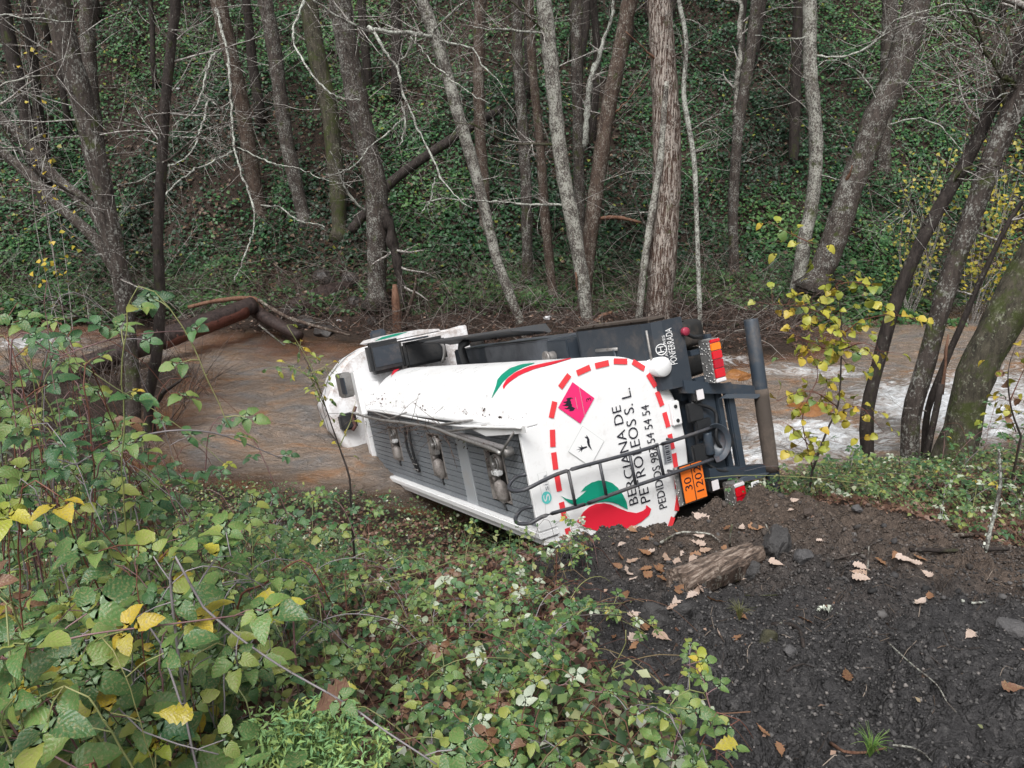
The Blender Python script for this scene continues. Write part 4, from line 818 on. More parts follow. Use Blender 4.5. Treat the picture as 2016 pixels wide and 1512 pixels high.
T('alder_tree', 'dark brown trunk behind the grey upright trunk on the right', [(1562, 330, 20), (1565, 220, 20), (1568, 110, 20), (1574, 0, 20), (1576, -40, 20)], 'dark', None, 0, group=FARG, twigs=6)
T('alder_tree', 'upright silvery trunk left of the thick slanting one', [(1572, 560, 30), (1584, 470, 27), (1596, 417, 26), (1606, 324, 26), (1604, 231, 25), (1595, 139, 25), (1594, 0, 25), (1593, -40, 25)], 'pale', 23.2, 0, group=FARG, twigs=7, branches=[([(1606, 110), (1680, 105), (1730, 70), (1760, 30), (1830, 8), (1900, 5), (1980, 30)], 6, -2, 'lichen', 8), ([(1594, 70), (1540, 72), (1490, 72)], 4, -1, 'lichen', 4)])
T('alder_tree', 'thick slanting trunk with torn bark leaning right', [(1612, 545, 50), (1637, 486, 50), (1652, 440, 48), (1674, 370, 46), (1702, 301, 46), (1724, 231, 46), (1760, 162, 46), (1788, 70, 46), (1806, 0, 44), (1812, -40, 44)], 'grey', 22.6, 0, group=FARG, twigs=5, side_bias=.2,
  branches=[([(1668, 372), (1672, 350), (1682, 325)], 12, -.35, 'bare', 0), ([(1735, 250), (1790, 240), (1850, 250), (1900, 300)], 5, -1, 'lichen', 6), ([(1740, 210), (1700, 150), (1640, 120), (1610, 135)], 5, -1, 'lichen', 7), ([(1790, 110), (1840, 85), (1900, 60), (1960, 90)], 6, -1, 'mossy', 8)])
T('alder_tree', 'pale upright trunk at the top right behind the thick slanting one', [(1738, 330, 26), (1742, 220, 26), (1748, 116, 26), (1752, 0, 26), (1753, -40, 26)], 'grey', None, 0, group=FARG, twigs=7)
T('alder_tree', 'dark crooked trunk at the near water edge left of the pair of slanting trunks', [(1708, 950, 27), (1707, 880, 26), (1707, 810, 28), (1721, 746, 25), (1735, 690, 25), (1756, 616, 24), (1788, 532, 24), (1825, 454, 25), (1872, 370, 24), (1918, 287, 23), (1957, 199, 23), (1990, 120, 20), (2030, 30, 18)], 'dark', 10.7, 0, group=NEARG, twigs=9, twig_len=1.2, twig_from=.4,
  branches=[([(1870, 372), (1885, 335), (1920, 330), (1955, 330)], 10, -.3, 'mossy', 3), ([(1915, 290), (1905, 230), (1940, 180)], 6, .2, 'mossy', 5), ([(1830, 450), (1790, 420), (1740, 410)], 3.5, -.4, 'grey', 5)])
T('alder_tree', 'brown slanting trunk rising from the near water edge to the right edge', [(1790, 935, 38), (1793, 828, 38), (1811, 756, 36), (1836, 667, 35), (1867, 555, 36), (1904, 454, 38), (1941, 347, 38), (1983, 241, 40), (2020, 165, 40), (2050, 90, 40)], 'grey', 10.5, 0, group=NEARG, twigs=9, twig_len=1.4, twig_from=.5,
  branches=[([(1990, 240), (1975, 150), (1985, 80), (1990, 20)], 14, .2, 'mossy', 6), ([(2000, 160), (1960, 130), (1900, 50), (1840, 20)], 8, -.4, 'mossy', 9), ([(2010, 185), (1950, 100), (1930, 40), (1900, -10)], 9, -.6, 'mossy', 8), ([(2000, 175), (1950, 195), (1880, 180), (1820, 190)], 4, -.5, 'lichen', 8), ([(2000, 170), (1960, 60), (1880, 30), (1760, 60), (1700, 100)], 6, -.6, 'lichen', 9)])
T('alder_sapling', 'thin dark stem between the brown slanting trunk and the mossy trunk', [(1818, 905, 13), (1826, 810, 13), (1861, 714, 13), (1889, 649, 12), (1918, 581, 11), (1950, 510, 10), (2010, 400, 9)], 'dark', 10.6, 0, cat='sapling', group=NEARG, extra=1, twigs=5, twig_len=.8, crown=False)
T('snapped_stem', 'snapped stem with a pale splintered tip between the near trunks', [(1822, 905, 14), (1834, 850, 13), (1846, 792, 12), (1853, 755, 11)], 'dark', 10.3, 0, cat='sapling', extra=0, twigs=0, branches=[([(1852, 775), (1857, 735), (1863, 695), (1869, 662)], 11, 0, 'bare', 0)])
T('alder_tree', 'thickest mossy trunk slanting along the right edge', [(1872, 915, 84), (1893, 846, 74), (1909, 774, 70), (1937, 703, 72), (1975, 631, 76), (2012, 560, 78), (2065, 470, 78), (2115, 370, 76)], 'mossy', 10.0, 0, group=NEARG, twigs=6, twig_len=1.2, sides=18, wob=.14, twig_from=.6)
# broken stump by the cab
T('broken_stump', 'splintered reddish stump on the far bank above the cab', [(783, 655, 20), (781, 620, 19), (779, 590, 17), (777, 560, 9)], 'bare', 20.3, 0, cat='tree stump', extra=0, twigs=0, branches=[([(790, 648), (803, 610), (810, 575), (812, 545)], 10, -.2, 'red', 0)])
# unseen wood further up the hill: reads as one mass behind the front row
def backwood():
    mb = MB(); tw = MB()
    for k in range(85):
        y = rng.uniform(27, 50); x = rng.uniform(-.8, .8) * y; z = float(G(x, y)) - .3; r = rng.uniform(.10, .2); ln = rng.uniform(-.06, .06)
        P = np.array([[x + ln * h + rng.normal(0, .05), y + rng.normal(0, .05), z + h] for h in np.arange(0, 13, 1.2)]); mb.tube(P, np.linspace(r, r * .5, len(P)), 8, wob=.15)
        for q in range(5): twiggery(tw, P[rng.integers(2, len(P))], np.array([rng.normal(), rng.normal() - .5, .3]), rng.uniform(1, 2.4), .016, 1, .2, .02)
    o = tag(ob('distant_wood', mb, BARK['dark']), 'dim slender trunks standing deeper in the wood uphill', 'woodland', kind='stuff')
    o2 = tag(ob('distant_twigs', tw, M_TWIG), 'fine bare twigs of the wood uphill', 'twigs', kind='stuff')
backwood()

# ------------------------------------------------------------------ leaves
def leaf_mesh(name, L, Wd, rows=6, serr=.06, fold=.25, droop=.25, shape=.85, lobes=None, seed=0):
    rg_ = np.random.default_rng(seed); t = np.linspace(0, 1, rows + 1); w = np.sin(math.pi * np.clip(t, .0, 1) ** shape) ** .8 * Wd / 2
    if lobes: w = w * (1 + lobes * np.cos(t * 2 * math.pi * 3.6 + 2.4))
    w = w * (1 + serr * np.where(np.arange(rows + 1) % 2, 1, -1)); w[0] = .0; w[-1] = 0
    y = t * L; z = -droop * L * t ** 2 + .06 * L * np.sin(t * math.pi)
    V, UV = [], []
    for k in range(rows + 1):
        for s in (-1, 0, 1):
            V.append((s * w[k], y[k] + abs(s) * (.05 * L if 0 < k < rows else 0), z[k] + abs(s) * w[k] * fold + (rg_.normal(0, .02) * L if s else 0))); UV.append((s, t[k], 0))
    q, tr = [], []
    for k in range(rows):
        for c in (0, 1):
            a = k * 3 + c
            if k == 0: tr.append((a + 3 if c == 0 else a, a + 4, 1) if c == 0 else (1, a + 3, a + 4))
            elif k == rows - 1: tr.append((a, a + 1, a + 4) if c == 0 else (a, a + 1, a + 3))
            else: q.append((a, a + 1, a + 4, a + 3))
    mb = MB(); mb.add(V, q, tr); me = mb.mesh(name)
    if len(me.vertices) == len(UV):
        at_ = me.attributes.new('luv', 'FLOAT_VECTOR', 'POINT'); at_.data.foreach_set('vector', np.array(UV, np.float32).ravel())
    return me
def leaf_mat(name, stops, spot=(.16, .09, .04), spots=.35, rough=.33, vein=.5, back=None):
    g = N(mat(name, rough=rough, spec=.45)); oi = g.n('ShaderNodeObjectInfo'); rnd = oi.outputs['Random']
    c = g.ramp(rnd, stops); p = g.co(); off = g.n('ShaderNodeVectorMath', operation='ADD'); g.set(off.inputs[0], p)
    sc = g.n('ShaderNodeVectorMath', operation='SCALE'); sc.inputs[0].default_value = (13, 7, 5); g.set(sc.inputs['Scale'], rnd); g.set(off.inputs[1], sc.outputs[0])
    n1 = g.noise(off.outputs[0], 42, 4, .7); n2 = g.noise(off.outputs[0], 14, 3, .6); u, v, w_ = g.sep(g.attr('luv').outputs['Vector'])
    au = g.math('ABSOLUTE', u)
    vn = g.math('SINE', g.math('MULTIPLY', g.math('SUBTRACT', g.math('MULTIPLY', v, 1.0), g.math('MULTIPLY', au, .22)), 46.))
    veins = g.math('MAXIMUM', g.ramp(au, [(.0, 1.), (.10, 0.)]), g.math('MULTIPLY', g.ramp(vn, [(.75, 0.), (1., 1.)]), .6))
    c = g.mix(g.math('MULTIPLY', veins, vein * .35), c, g.mix(.4, c, (.30, .34, .16)))
    c = g.mix(g.math('MULTIPLY', g.ramp(n1, [(.70 - spots * .15, 0.), (.80 - spots * .15, 1.)]), .8), c, spot)
    c = g.mix(g.math('MULTIPLY', g.ramp(n2, [(.51, 0.), (.64, 1.)]), g.math('MULTIPLY', spots, 1.6)), c, g.mix(g.ramp(n1, [(.4, 0.), (.6, 1.)]), (.22, .24, .07), (.38, .25, .16)))
    if back:
        bf = g.n('ShaderNodeNewGeometry').outputs['Backfacing']; c = g.mix(bf, c, back)
    g.out(Base_Color=c, Normal=g.bump(g.math('ADD', g.math('MULTIPLY', vn, -.14), n2), .3, .006))
    tr = g.n('ShaderNodeBsdfTranslucent'); g.set(tr.inputs[0], c); mx = g.n('ShaderNodeMixShader'); mx.inputs[0].default_value = .22
    g.t.links.new(g.b.outputs[0], mx.inputs[1]); g.t.links.new(tr.outputs[0], mx.inputs[2]); g.t.links.new(mx.outputs[0], g.t.nodes['Material Output'].inputs[0]); return g.m
LM = {
 'green': leaf_mat('leaf_green', [(0., (.044, .112, .034)), (.35, (.088, .182, .052)), (.7, (.150, .250, .066)), (1., (.27, .30, .06))], back=(.20, .29, .16)),
 'deep': leaf_mat('leaf_deep_green', [(0., (.020, .070, .028)), (.5, (.038, .120, .044)), (1., (.070, .17, .052))], spots=.15, back=(.16, .24, .15)),
 'yellow': leaf_mat('leaf_yellow', [(0., (.36, .31, .035)), (.5, (.48, .34, .03)), (1., (.30, .33, .06))], spot=(.25, .10, .02), spots=.45),
 'pale': leaf_mat('leaf_pale', [(0., (.42, .48, .38)), (.5, (.52, .56, .45)), (1., (.33, .40, .27))], spots=.1, vein=.25),
 'brown': leaf_mat('leaf_brown', [(0., (.14, .06, .03)), (.5, (.24, .13, .09)), (1., (.10, .05, .03))], spots=.3, vein=.3),
 'lime': leaf_mat('leaf_lime', [(0., (.20, .26, .035)), (.4, (.32, .35, .04)), (.75, (.44, .40, .045)), (1., (.50, .33, .03))], spot=(.28, .12, .03), spots=.3),
 'oak_pale': leaf_mat('oak_leaf_pale', [(0., (.48, .36, .30)), (.5, (.60, .48, .42)), (1., (.42, .28, .21))], spot=(.2, .1, .06), spots=.25, vein=.4, rough=.6),
 'oak_tan': leaf_mat('oak_leaf_tan', [(0., (.24, .11, .055)), (.5, (.33, .17, .095)), (1., (.17, .075, .04))], spots=.3, vein=.4, rough=.6),
}
_lm = {}
def leafvar(key, m, n=4, **kw):
    """a few shared meshes of one leaf shape in one material"""
    k = (key, m)
    if k not in _lm:
        _lm[k] = []
        for i in range(n):
            me = leaf_mesh('leaf', **kw, seed=i * 7 + 1, droop=[.12, .3, .45, .2][i % 4], fold=[.2, .35, .12, .45][i % 4]); me.materials.append(LM[m]); _lm[k].append(me)
    return _lm[k][rng.integers(len(_lm[k]))]
def basis(y_dir, nrm):
    y = np.array(y_dir, float); y /= np.linalg.norm(y) + 1e-9; n = np.array(nrm, float); n = n - y * (n @ y); n /= np.linalg.norm(n) + 1e-9; x = np.cross(y, n)
    return Matrix(((x[0], y[0], n[0]), (x[1], y[1], n[1]), (x[2], y[2], n[2])))
def put_leaf(root, pos, ydir, nrm, size, me, name='leaf'):
    o = bpy.data.objects.new(name, me); COL.objects.link(o); o.parent = root
    o.matrix_local = Matrix.Translation(Vector(pos)) @ basis(ydir, nrm).to_4x4() @ Matrix.Diagonal((size, size, size, 1)); return o
def make_cane_mat(name, a, b):
    g = N(mat(name, rough=.5)); n1 = g.noise(g.pos(), 6, 3); return g.out(Base_Color=g.ramp(n1, [(.35, a), (.65, b)]))
CANE = {'purple': make_cane_mat('cane_purple', (.13, .055, .055), (.22, .13, .13)), 'grey': make_cane_mat('cane_grey', (.17, .15, .16), (.28, .25, .26)), 'green': make_cane_mat('cane_green', (.16, .19, .07), (.26, .25, .10)), 'red': make_cane_mat('cane_red', (.10, .03, .02), (.19, .075, .05)), 'dark': make_cane_mat('cane_dark', (.03, .025, .022), (.07, .055, .05))}
def pick(weights):
    k = list(weights); w = np.array([weights[a] for a in k], float); return k[rng.choice(len(k), p=w / w.sum())]
def compound(root, stalks, p, d, size, pal, toward=.35, nl=None, flat=.35):
    """a bramble leaf: 3 or 5 leaflets on a stalk"""
    d = np.array(d) / np.linalg.norm(d); nrm = np.array([rng.normal(0, flat), -toward + rng.normal(0, flat), 1.]); nrm /= np.linalg.norm(nrm)
    d = d - nrm * (d @ nrm) * .7; d /= np.linalg.norm(d); side = np.cross(d, nrm)
    q = p + d * size * rng.uniform(.7, 1.2) + nrm * size * .25; stalks.tube([p, (p + q) / 2 + nrm * size * .1, q], .0011 + size * .008, 4, cap=False)
    nl = nl or (5 if rng.random() < .55 else 3); m = pick(pal); c = 0
    for k, (ang, s) in enumerate([(0, 1), (62, .88), (-62, .88), (125, .68), (-125, .68)][:nl]):
        a = R(ang + rng.normal(0, 8)); dd = d * math.cos(a) + side * math.sin(a); n2 = nrm + rng.normal(0, .16, 3); mm = m if rng.random() < .85 else pick(pal)
        off = .35 * size if k == 0 else .05 * size
        put_leaf(root, q + dd * off, dd, n2, size * s * rng.uniform(.85, 1.15), leafvar('bramble', mm, L=1., Wd=.62, rows=7, shape=.74)); c += 1
    return c
def cane_mesh(P, r, thorn=True):
    m = MB(); n = len(P); m.tube(P, np.linspace(r, r * .45, n), 6)
    if thorn and r > .0022:
        for k in range(0, n - 1, 1 if r > .003 else 2):
            t = P[k + 1] - P[k]; s = rng.normal(0, 1, 3); t = t / (np.linalg.norm(t) + 1e-9); s -= t * (s @ t); s /= np.linalg.norm(s)
            m.tube([P[k] + s * r * .6, P[k] + s * (r + .006) - t * .002], [.0013, .0002], 3, cap=False)
    return m
GREENS = {'green': 6, 'deep': 2.2, 'yellow': .2, 'pale': .3, 'brown': .35}
def bramble_bush(label, cx, cy, spread, h, n, size, per, pal=GREENS, bias=(0, 0), group=None, colr=('purple', 'green', 'grey', 'red'), name='bramble_bush', toward=.35, cat='bramble bush', maxleaf=285):
    per = max(3, min(per, int(maxleaf / (n * 3.6))))
    g0 = float(G(cx, cy)); base = np.array([cx, cy, g0]); root = empty(name, base); tag(root, label, cat, group); tot = 0
    for k in range(n):
        a = rng.uniform(0, 2 * math.pi); rr = spread * .5 * math.sqrt(rng.random()); b = np.array([cx + rr * math.cos(a), cy + rr * math.sin(a), 0]); b[2] = float(G(b[0], b[1])) - .03
        az = rng.uniform(0, 2 * math.pi); rch = spread * rng.uniform(.5, 1.1); hh = h * rng.uniform(.65, 1.1)
        dx, dy = math.cos(az) * rch + bias[0] * rng.random(), math.sin(az) * rch + bias[1] * rng.random()
        tipg = float(G(b[0] + dx, b[1] + dy))
        P = spline(np.array([b, b + [dx * .12, dy * .12, hh * .55], b + [dx * .4, dy * .4, hh], b + [dx * .75, dy * .75, hh * .95], [b[0] + dx, b[1] + dy, max(tipg + .05, b[2] + hh * rng.uniform(.45, .85))]]), .035)
        P = P + np.cumsum(rng.normal(0, .0025, P.shape), 0)
        cm = cane_mesh(P - base, rng.uniform(.0016, .0034)); L = len(P); st = max(1, int(L * .72 / per))
        for i in range(int(L * .25), L - 1, st):
            if tot > maxleaf: break
            if math.hypot(P[i][0] + .5, P[i][1] - 1.48) < .27: continue
            if P[i][1] < .95 and np.linalg.norm(P[i] - [0, 0, EYE]) < 1.15: continue
            t = P[i + 1] - P[i]; az2 = rng.uniform(0, 2 * math.pi); d = t / np.linalg.norm(t) * .5 + np.array([math.cos(az2), math.sin(az2), .25])
            tot += compound(root, cm, P[i] - base, d, size * rng.uniform(.65, 1.2), pal, toward)
        ob('cane', cm.mesh('cane'), CANE[colr[rng.integers(len(colr))]], root)
    return root
def cane(label, pts, r, colr, size=.05, per=0, pal=GREENS, name='bramble_cane', cat='bramble cane', toward=.45, thorn=True, start=.15, nl=None, ground=True):
    """pts: photo points with distances (px, py, Y): the cane itself stands at those places in the valley"""
    P = np.array([at(a, b, Y) for a, b, Y in pts])
    if ground:
        f = P[0].copy(); f[2] = float(G(f[0], f[1])) - .02; s = (P[0] - P[1]) * .3; f[0] += s[0]; f[1] += s[1]; f[2] = float(G(f[0], f[1])) - .02; P = np.concatenate([[f], P])
    Q = spline(P, .03); base = Q[0].copy(); root = empty(name, base); tag(root, label, cat); cm = cane_mesh(Q - base, r, thorn)
    L = len(Q)
    if per:
        for i in np.linspace(L * start, L - 2, per).astype(int):
            t = Q[i + 1] - Q[i]; az = rng.uniform(0, 2 * math.pi); compound(root, cm, Q[i] - base, t / np.linalg.norm(t) * .6 + np.array([math.cos(az), math.sin(az) * .6, .3]) * .8, size * rng.uniform(.8, 1.15), pal, toward, nl)
    ob('cane', cm.mesh('cane'), CANE[colr], root); return root

# hand-placed canes of the near left
cane('pale thorny cane arching out over the river with pairs of leaves near its tip', [(20, 735, 2.0), (120, 700, 2.0), (220, 668, 2.0), (310, 654, 2.0), (395, 651, 2.0)], .0032, 'purple', .050, 7, {'green': 1, 'deep': .6}, toward=.9, start=.55, nl=5)
cane('thick grey thorny cane arching over the leaves at the left', [(105, 955, 2.3), (150, 915, 2.3), (205, 886, 2.3), (280, 858, 2.3), (350, 847, 2.3), (420, 852, 2.35), (480, 872, 2.4), (560, 905, 2.5)], .0046, 'grey', .042, 5, {'deep': 1, 'green': .6}, start=.6)
cane('yellowish straight cane slanting down across the river from the left', [(60, 690, 2.4), (150, 715, 2.4), (230, 765, 2.4), (300, 805, 2.4), (380, 860, 2.4), (455, 926, 2.4)], .0024, 'green', .026, 6, {'yellow': 1, 'lime': 1}, thorn=False)
cane('dark straight cane lying across the leaves on the left', [(20, 800, 2.6), (110, 840, 2.6), (200, 893, 2.6), (270, 932, 2.6), (335, 985, 2.6)], .0034, 'dark', .04, 4)
cane('purple cane crossing the big leaves at the lower left', [(-40, 1300, 1.25), (60, 1278, 1.28), (170, 1250, 1.3), (300, 1233, 1.35), (420, 1218, 1.4), (500, 1207, 1.45)], .0036, 'purple', .075, 5, {'green': 1})
cane('long purple grey cane running down to the bottom edge of the bramble', [(335, 1132, 1.5), (400, 1195, 1.5), (470, 1255, 1.48), (550, 1310, 1.45), (620, 1350, 1.42), (690, 1390, 1.38), (760, 1440, 1.34), (860, 1505, 1.3)], .0042, 'grey', .055, 7, {'green': 1, 'yellow': .15})
cane('reddish bare cane bent in a sharp arch in the middle of the brambles', [(468, 1195, 2.3), (520, 1150, 2.3), (592, 1102, 2.3), (625, 1135, 2.3), (650, 1185, 2.3)], .0055, 'red', .04, 0, thorn=False)
cane('purple bent cane hooked beside the reddish arch', [(578, 1215, 2.2), (600, 1180, 2.2), (625, 1170, 2.2), (637, 1195, 2.2), (634, 1235, 2.2)], .0048, 'purple', .04, 0, thorn=False)
cane('maroon cane entering at the bottom left corner', [(-30, 1405, 1.15), (40, 1455, 1.15), (110, 1490, 1.15), (180, 1530, 1.12)], .0042, 'purple', .07, 3, {'green': 1})
cane('grey cane low at the bottom edge left of the feathery plant', [(205, 1420, 1.3), (280, 1440, 1.3), (350, 1465, 1.3), (430, 1485, 1.3)], .0034, 'grey', .07, 3, {'green': 1, 'yellow': .5})
cane('long pale green stem lying across the low plants below the lorry', [(650, 1165, 3.2), (740, 1145, 3.25), (830, 1125, 3.3), (920, 1095, 3.4), (985, 1080, 3.5)], .0028, 'green', .03, 0, thorn=False)
cane('thin orange stem standing among the low plants', [(760, 1300, 2.5), (780, 1240, 2.5), (800, 1195, 2.5), (825, 1150, 2.5)], .0022, 'red', .03, 0, thorn=False)
cane('curved brown stem arching over the edge of the black dirt', [(1070, 1235, 2.9), (1120, 1215, 2.9), (1190, 1210, 2.9), (1245, 1218, 2.95), (1275, 1245, 3.0)], .0040, 'dark', .03, 0, thorn=False)
cane('pale curved stem beside the edge of the black dirt', [(1190, 1345, 2.6), (1215, 1300, 2.6), (1232, 1265, 2.6), (1232, 1240, 2.6)], .0034, 'green', .03, 0, thorn=False)
cane('long thin green stem stretched across the lorry tail', [(1740, 965, 6.0), (1640, 945, 6.0), (1560, 938, 6.0), (1460, 936, 6.0), (1385, 942, 6.0)], .005, 'green', .05, 0, thorn=False)
cane('thorny stem with pale undersides reaching over the black dirt at the bottom', [(1095, 1352, 2.2), (1160, 1360, 2.2), (1240, 1372, 2.2), (1310, 1382, 2.25), (1370, 1395, 2.3)], .0026, 'purple', .04, 8, {'pale': 2, 'green': 2, 'deep': 1})
# bushes
FG = 'bramble clumps on the near bank'
for lab, x, y, sp, h, n, sz, per, pal in (
    ('broad leaved bramble filling the bottom left corner', -.80, 1.15, .50, .86, 13, .084, 8, {'green': 9, 'yellow': .12, 'deep': .6}),
    ('bramble with yellow tinged leaves at the left edge', -1.02, 1.50, .45, 1.0, 11, .072, 7, {'green': 6, 'yellow': 1.4, 'lime': 1.4, 'brown': .4}),
    ('bramble with large leaves left of the feathery plant', -.80, 1.38, .42, .60, 12, .074, 8, {'green': 8, 'yellow': .12, 'deep': .6}),
    ('bramble clump above the purple cane at the left', -.98, 1.85, .50, .74, 13, .062, 8, {'green': 8, 'yellow': .15, 'deep': 1}),
    ('tall bramble at the left edge reaching above the water line', -1.50, 2.25, .55, 1.55, 16, .058, 8, {'deep': 3, 'green': 5, 'pale': .3}),
    ('bramble in front of the two dark tree feet at the left', -1.52, 2.75, .55, 1.25, 14, .052, 8, {'deep': 4, 'green': 4, 'brown': .2}),
    ('bramble mass under the thick grey arching cane', -1.16, 2.45, .55, .80, 14, .054, 8, {'green': 6, 'deep': 2, 'yellow': .12}),
    ('bramble clump at the brink of the river left of the lorry', -1.40, 3.35, .6, .85, 14, .048, 8, {'deep': 4, 'green': 5}),
    ('bramble slope between the arching cane and the reddish arch', -.88, 2.75, .60, .55, 14, .048, 8, {'green': 6, 'deep': 3, 'yellow': .12, 'brown': .2}),
    ('bramble clump where the bank drops to the brown water', -1.15, 4.1, .7, .62, 11, .046, 8, {'deep': 4, 'green': 4}),
    ('low bramble round the reddish arch', -.55, 2.05, .5, .26, 11, .044, 7, {'green': 6, 'deep': 1.5, 'brown': .5, 'yellow': .1}),
    ('low bramble on the litter in front of the lorry roof', -.22, 3.2, .7, .30, 12, .042, 7, {'green': 5, 'deep': 2, 'pale': .9, 'brown': .4}),
    ('bramble tuft with whitish leaves below the rear corner of the lorry', .12, 3.65, .5, .24, 11, .038, 6, {'green': 4, 'deep': 2, 'pale': 1.4, 'yellow': .15}),
    ('grey green tangle covering the rear corner of the lorry', .42, 4.6, .35, .26, 9, .038, 6, {'green': 3, 'deep': 2, 'pale': 1.0, 'yellow': .3, 'brown': .5}),
    ('small bramble in the dark hollow under the lorry side', -.55, 4.5, .6, .26, 9, .044, 5, {'green': 5, 'deep': 3, 'pale': .3}),
    ('dark green rose like shoots beside the black dirt', .06, 2.35, .30, .30, 8, .042, 7, {'deep': 3, 'green': 5, 'pale': .3}),
    ('bramble patch at the bottom middle edge', -.04, 1.72, .42, .28, 11, .044, 7, {'green': 6, 'deep': 2, 'pale': .5, 'brown': .4}),
    ('shoots with pale leaf undersides on the black dirt at the bottom', .42, 1.80, .34, .30, 7, .046, 4, {'pale': .8, 'green': 5, 'lime': .4}),
    ('low bramble between the feathery plant and the bottom middle', -.12, 1.72, .40, .26, 9, .044, 6, {'green': 5, 'deep': 2, 'brown': .6, 'yellow': .15}),
    ('bramble carpet in the middle of the slope', -.05, 2.75, .6, .28, 13, .040, 7, {'green': 5, 'deep': 2, 'brown': .8, 'pale': .6}),
    ('dark bramble at the left edge level with the water', -1.80, 2.65, .45, 1.4, 12, .058, 8, {'deep': 4, 'green': 4, 'brown': .3}),
    ('bramble below the arching cane at the left edge', -1.25, 2.10, .5, .95, 12, .060, 8, {'green': 6, 'deep': 3, 'lime': .2}),
    ('bramble behind the thick grey arching cane', -1.15, 3.0, .5, .62, 12, .050, 8, {'deep': 4, 'green': 4}),
    ('bramble left of the clump at the brink of the river', -1.75, 3.3, .6, 1.2, 12, .052, 8, {'deep': 4, 'green': 4}),
    ('bramble right of the clump at the brink of the river', -.95, 3.5, .5, .42, 11, .046, 8, {'deep': 4, 'green': 4, 'brown': .3}),
    ('bramble mat under the purple cane at the left', -.95, 1.75, .45, .55, 12, .064, 8, {'green': 6, 'deep': 2, 'yellow': .3, 'brown': .4}),
    ('tallest bramble shoots at the far left edge', -1.28, 1.85, .40, 1.35, 9, .056, 8, {'deep': 3, 'green': 5}),
    ('bramble patch left of the middle of the slope', -.42, 2.6, .5, .34, 11, .042, 7, {'green': 5, 'deep': 2, 'brown': .5, 'pale': .4})):
    bramble_bush(lab, x, y, sp, h, n, sz, per, pal, group=FG)
RG = 'low plants along the right bank'
for lab, x, y, s, h, n, sz, pl_ in (('ivy like plants right of the brown dirt crest', 2.85, 6.5, .9, .34, 10, .058, {'green': 5, 'deep': 4, 'pale': .7}),
    ('low green plants at the feet of the crooked dark trunk', 3.5, 7.2, 1.0, .4, 10, .062, {'green': 5, 'deep': 4, 'yellow': .2}),
    ('low green plants in front of the slanting brown trunk', 4.3, 7.0, 1.0, .4, 10, .062, {'green': 4, 'deep': 4, 'pale': .5, 'yellow': .3}),
    ('low plants with a yellow leaf near the right edge', 4.4, 6.0, .9, .42, 10, .058, {'green': 4, 'deep': 3, 'yellow': .6, 'pale': .7}),
    ('broad pale leaves below the brown bank on the right', 3.55, 5.6, .8, .30, 10, .060, {'green': 4, 'pale': 1.2, 'deep': 2}),
    ('dark leafy plant at the right edge beside the mossy trunk', 5.0, 7.6, .9, .8, 9, .06, {'deep': 4, 'green': 2, 'brown': .5})):
    bramble_bush(lab, x, y, s, h, n, sz, 5, pl_, group=RG, name='bank_plant', cat='plant', toward=.2, maxleaf=170)

# ------------------------------------------------------------------ carpets: what nobody could count
IVY_V = np.array([(0, 0, 0), (-.5, .25, .08), (-.28, .62, .05), (0, 1, -.1), (.28, .62, .05), (.5, .25, .08), (0, .45, -.03)]); IVY_T = [(0, 6, 1), (1, 6, 2), (2, 6, 3), (3, 6, 4), (4, 6, 5), (5, 6, 0)]
SM_V = np.array([(0, 0, 0), (-.32, .45, .10), (0, 1, -.12), (.32, .45, .10), (0, .5, 0)]); SM_T = [(0, 4, 1), (1, 4, 2), (2, 4, 3), (3, 4, 0)]
def tint_mat(name, rough=.45, trans=.2):
    g = N(mat(name, rough=rough, spec=.4)); c = g.attr('tint').outputs['Color']; g.out(Base_Color=c)
    tr = g.n('ShaderNodeBsdfTranslucent'); g.set(tr.inputs[0], c); mx = g.n('ShaderNodeMixShader'); mx.inputs[0].default_value = trans
    g.t.links.new(g.b.outputs[0], mx.inputs[1]); g.t.links.new(tr.outputs[0], mx.inputs[2]); g.t.links.new(mx.outputs[0], g.t.nodes['Material Output'].inputs[0]); return g.m
M_TINT = tint_mat('small_leaves'); M_DRY = tint_mat('dry_leaves', .75, .1)
def lerp_cols(t, stops):
    t = np.clip(t, 0, 1); ps = [s[0] for s in stops]; return np.stack([np.interp(t, ps, [s[1][k] for s in stops]) for k in range(3)], -1)
def gnormal(x, y, e=.15):
    gx = (G(x + e, y) - G(x - e, y)) / (2 * e); gy = (G(x, y + e) - G(x, y - e)) / (2 * e); n = np.stack([-gx, -gy, np.ones_like(gx)], -1); return n / np.linalg.norm(n, axis=1)[:, None]
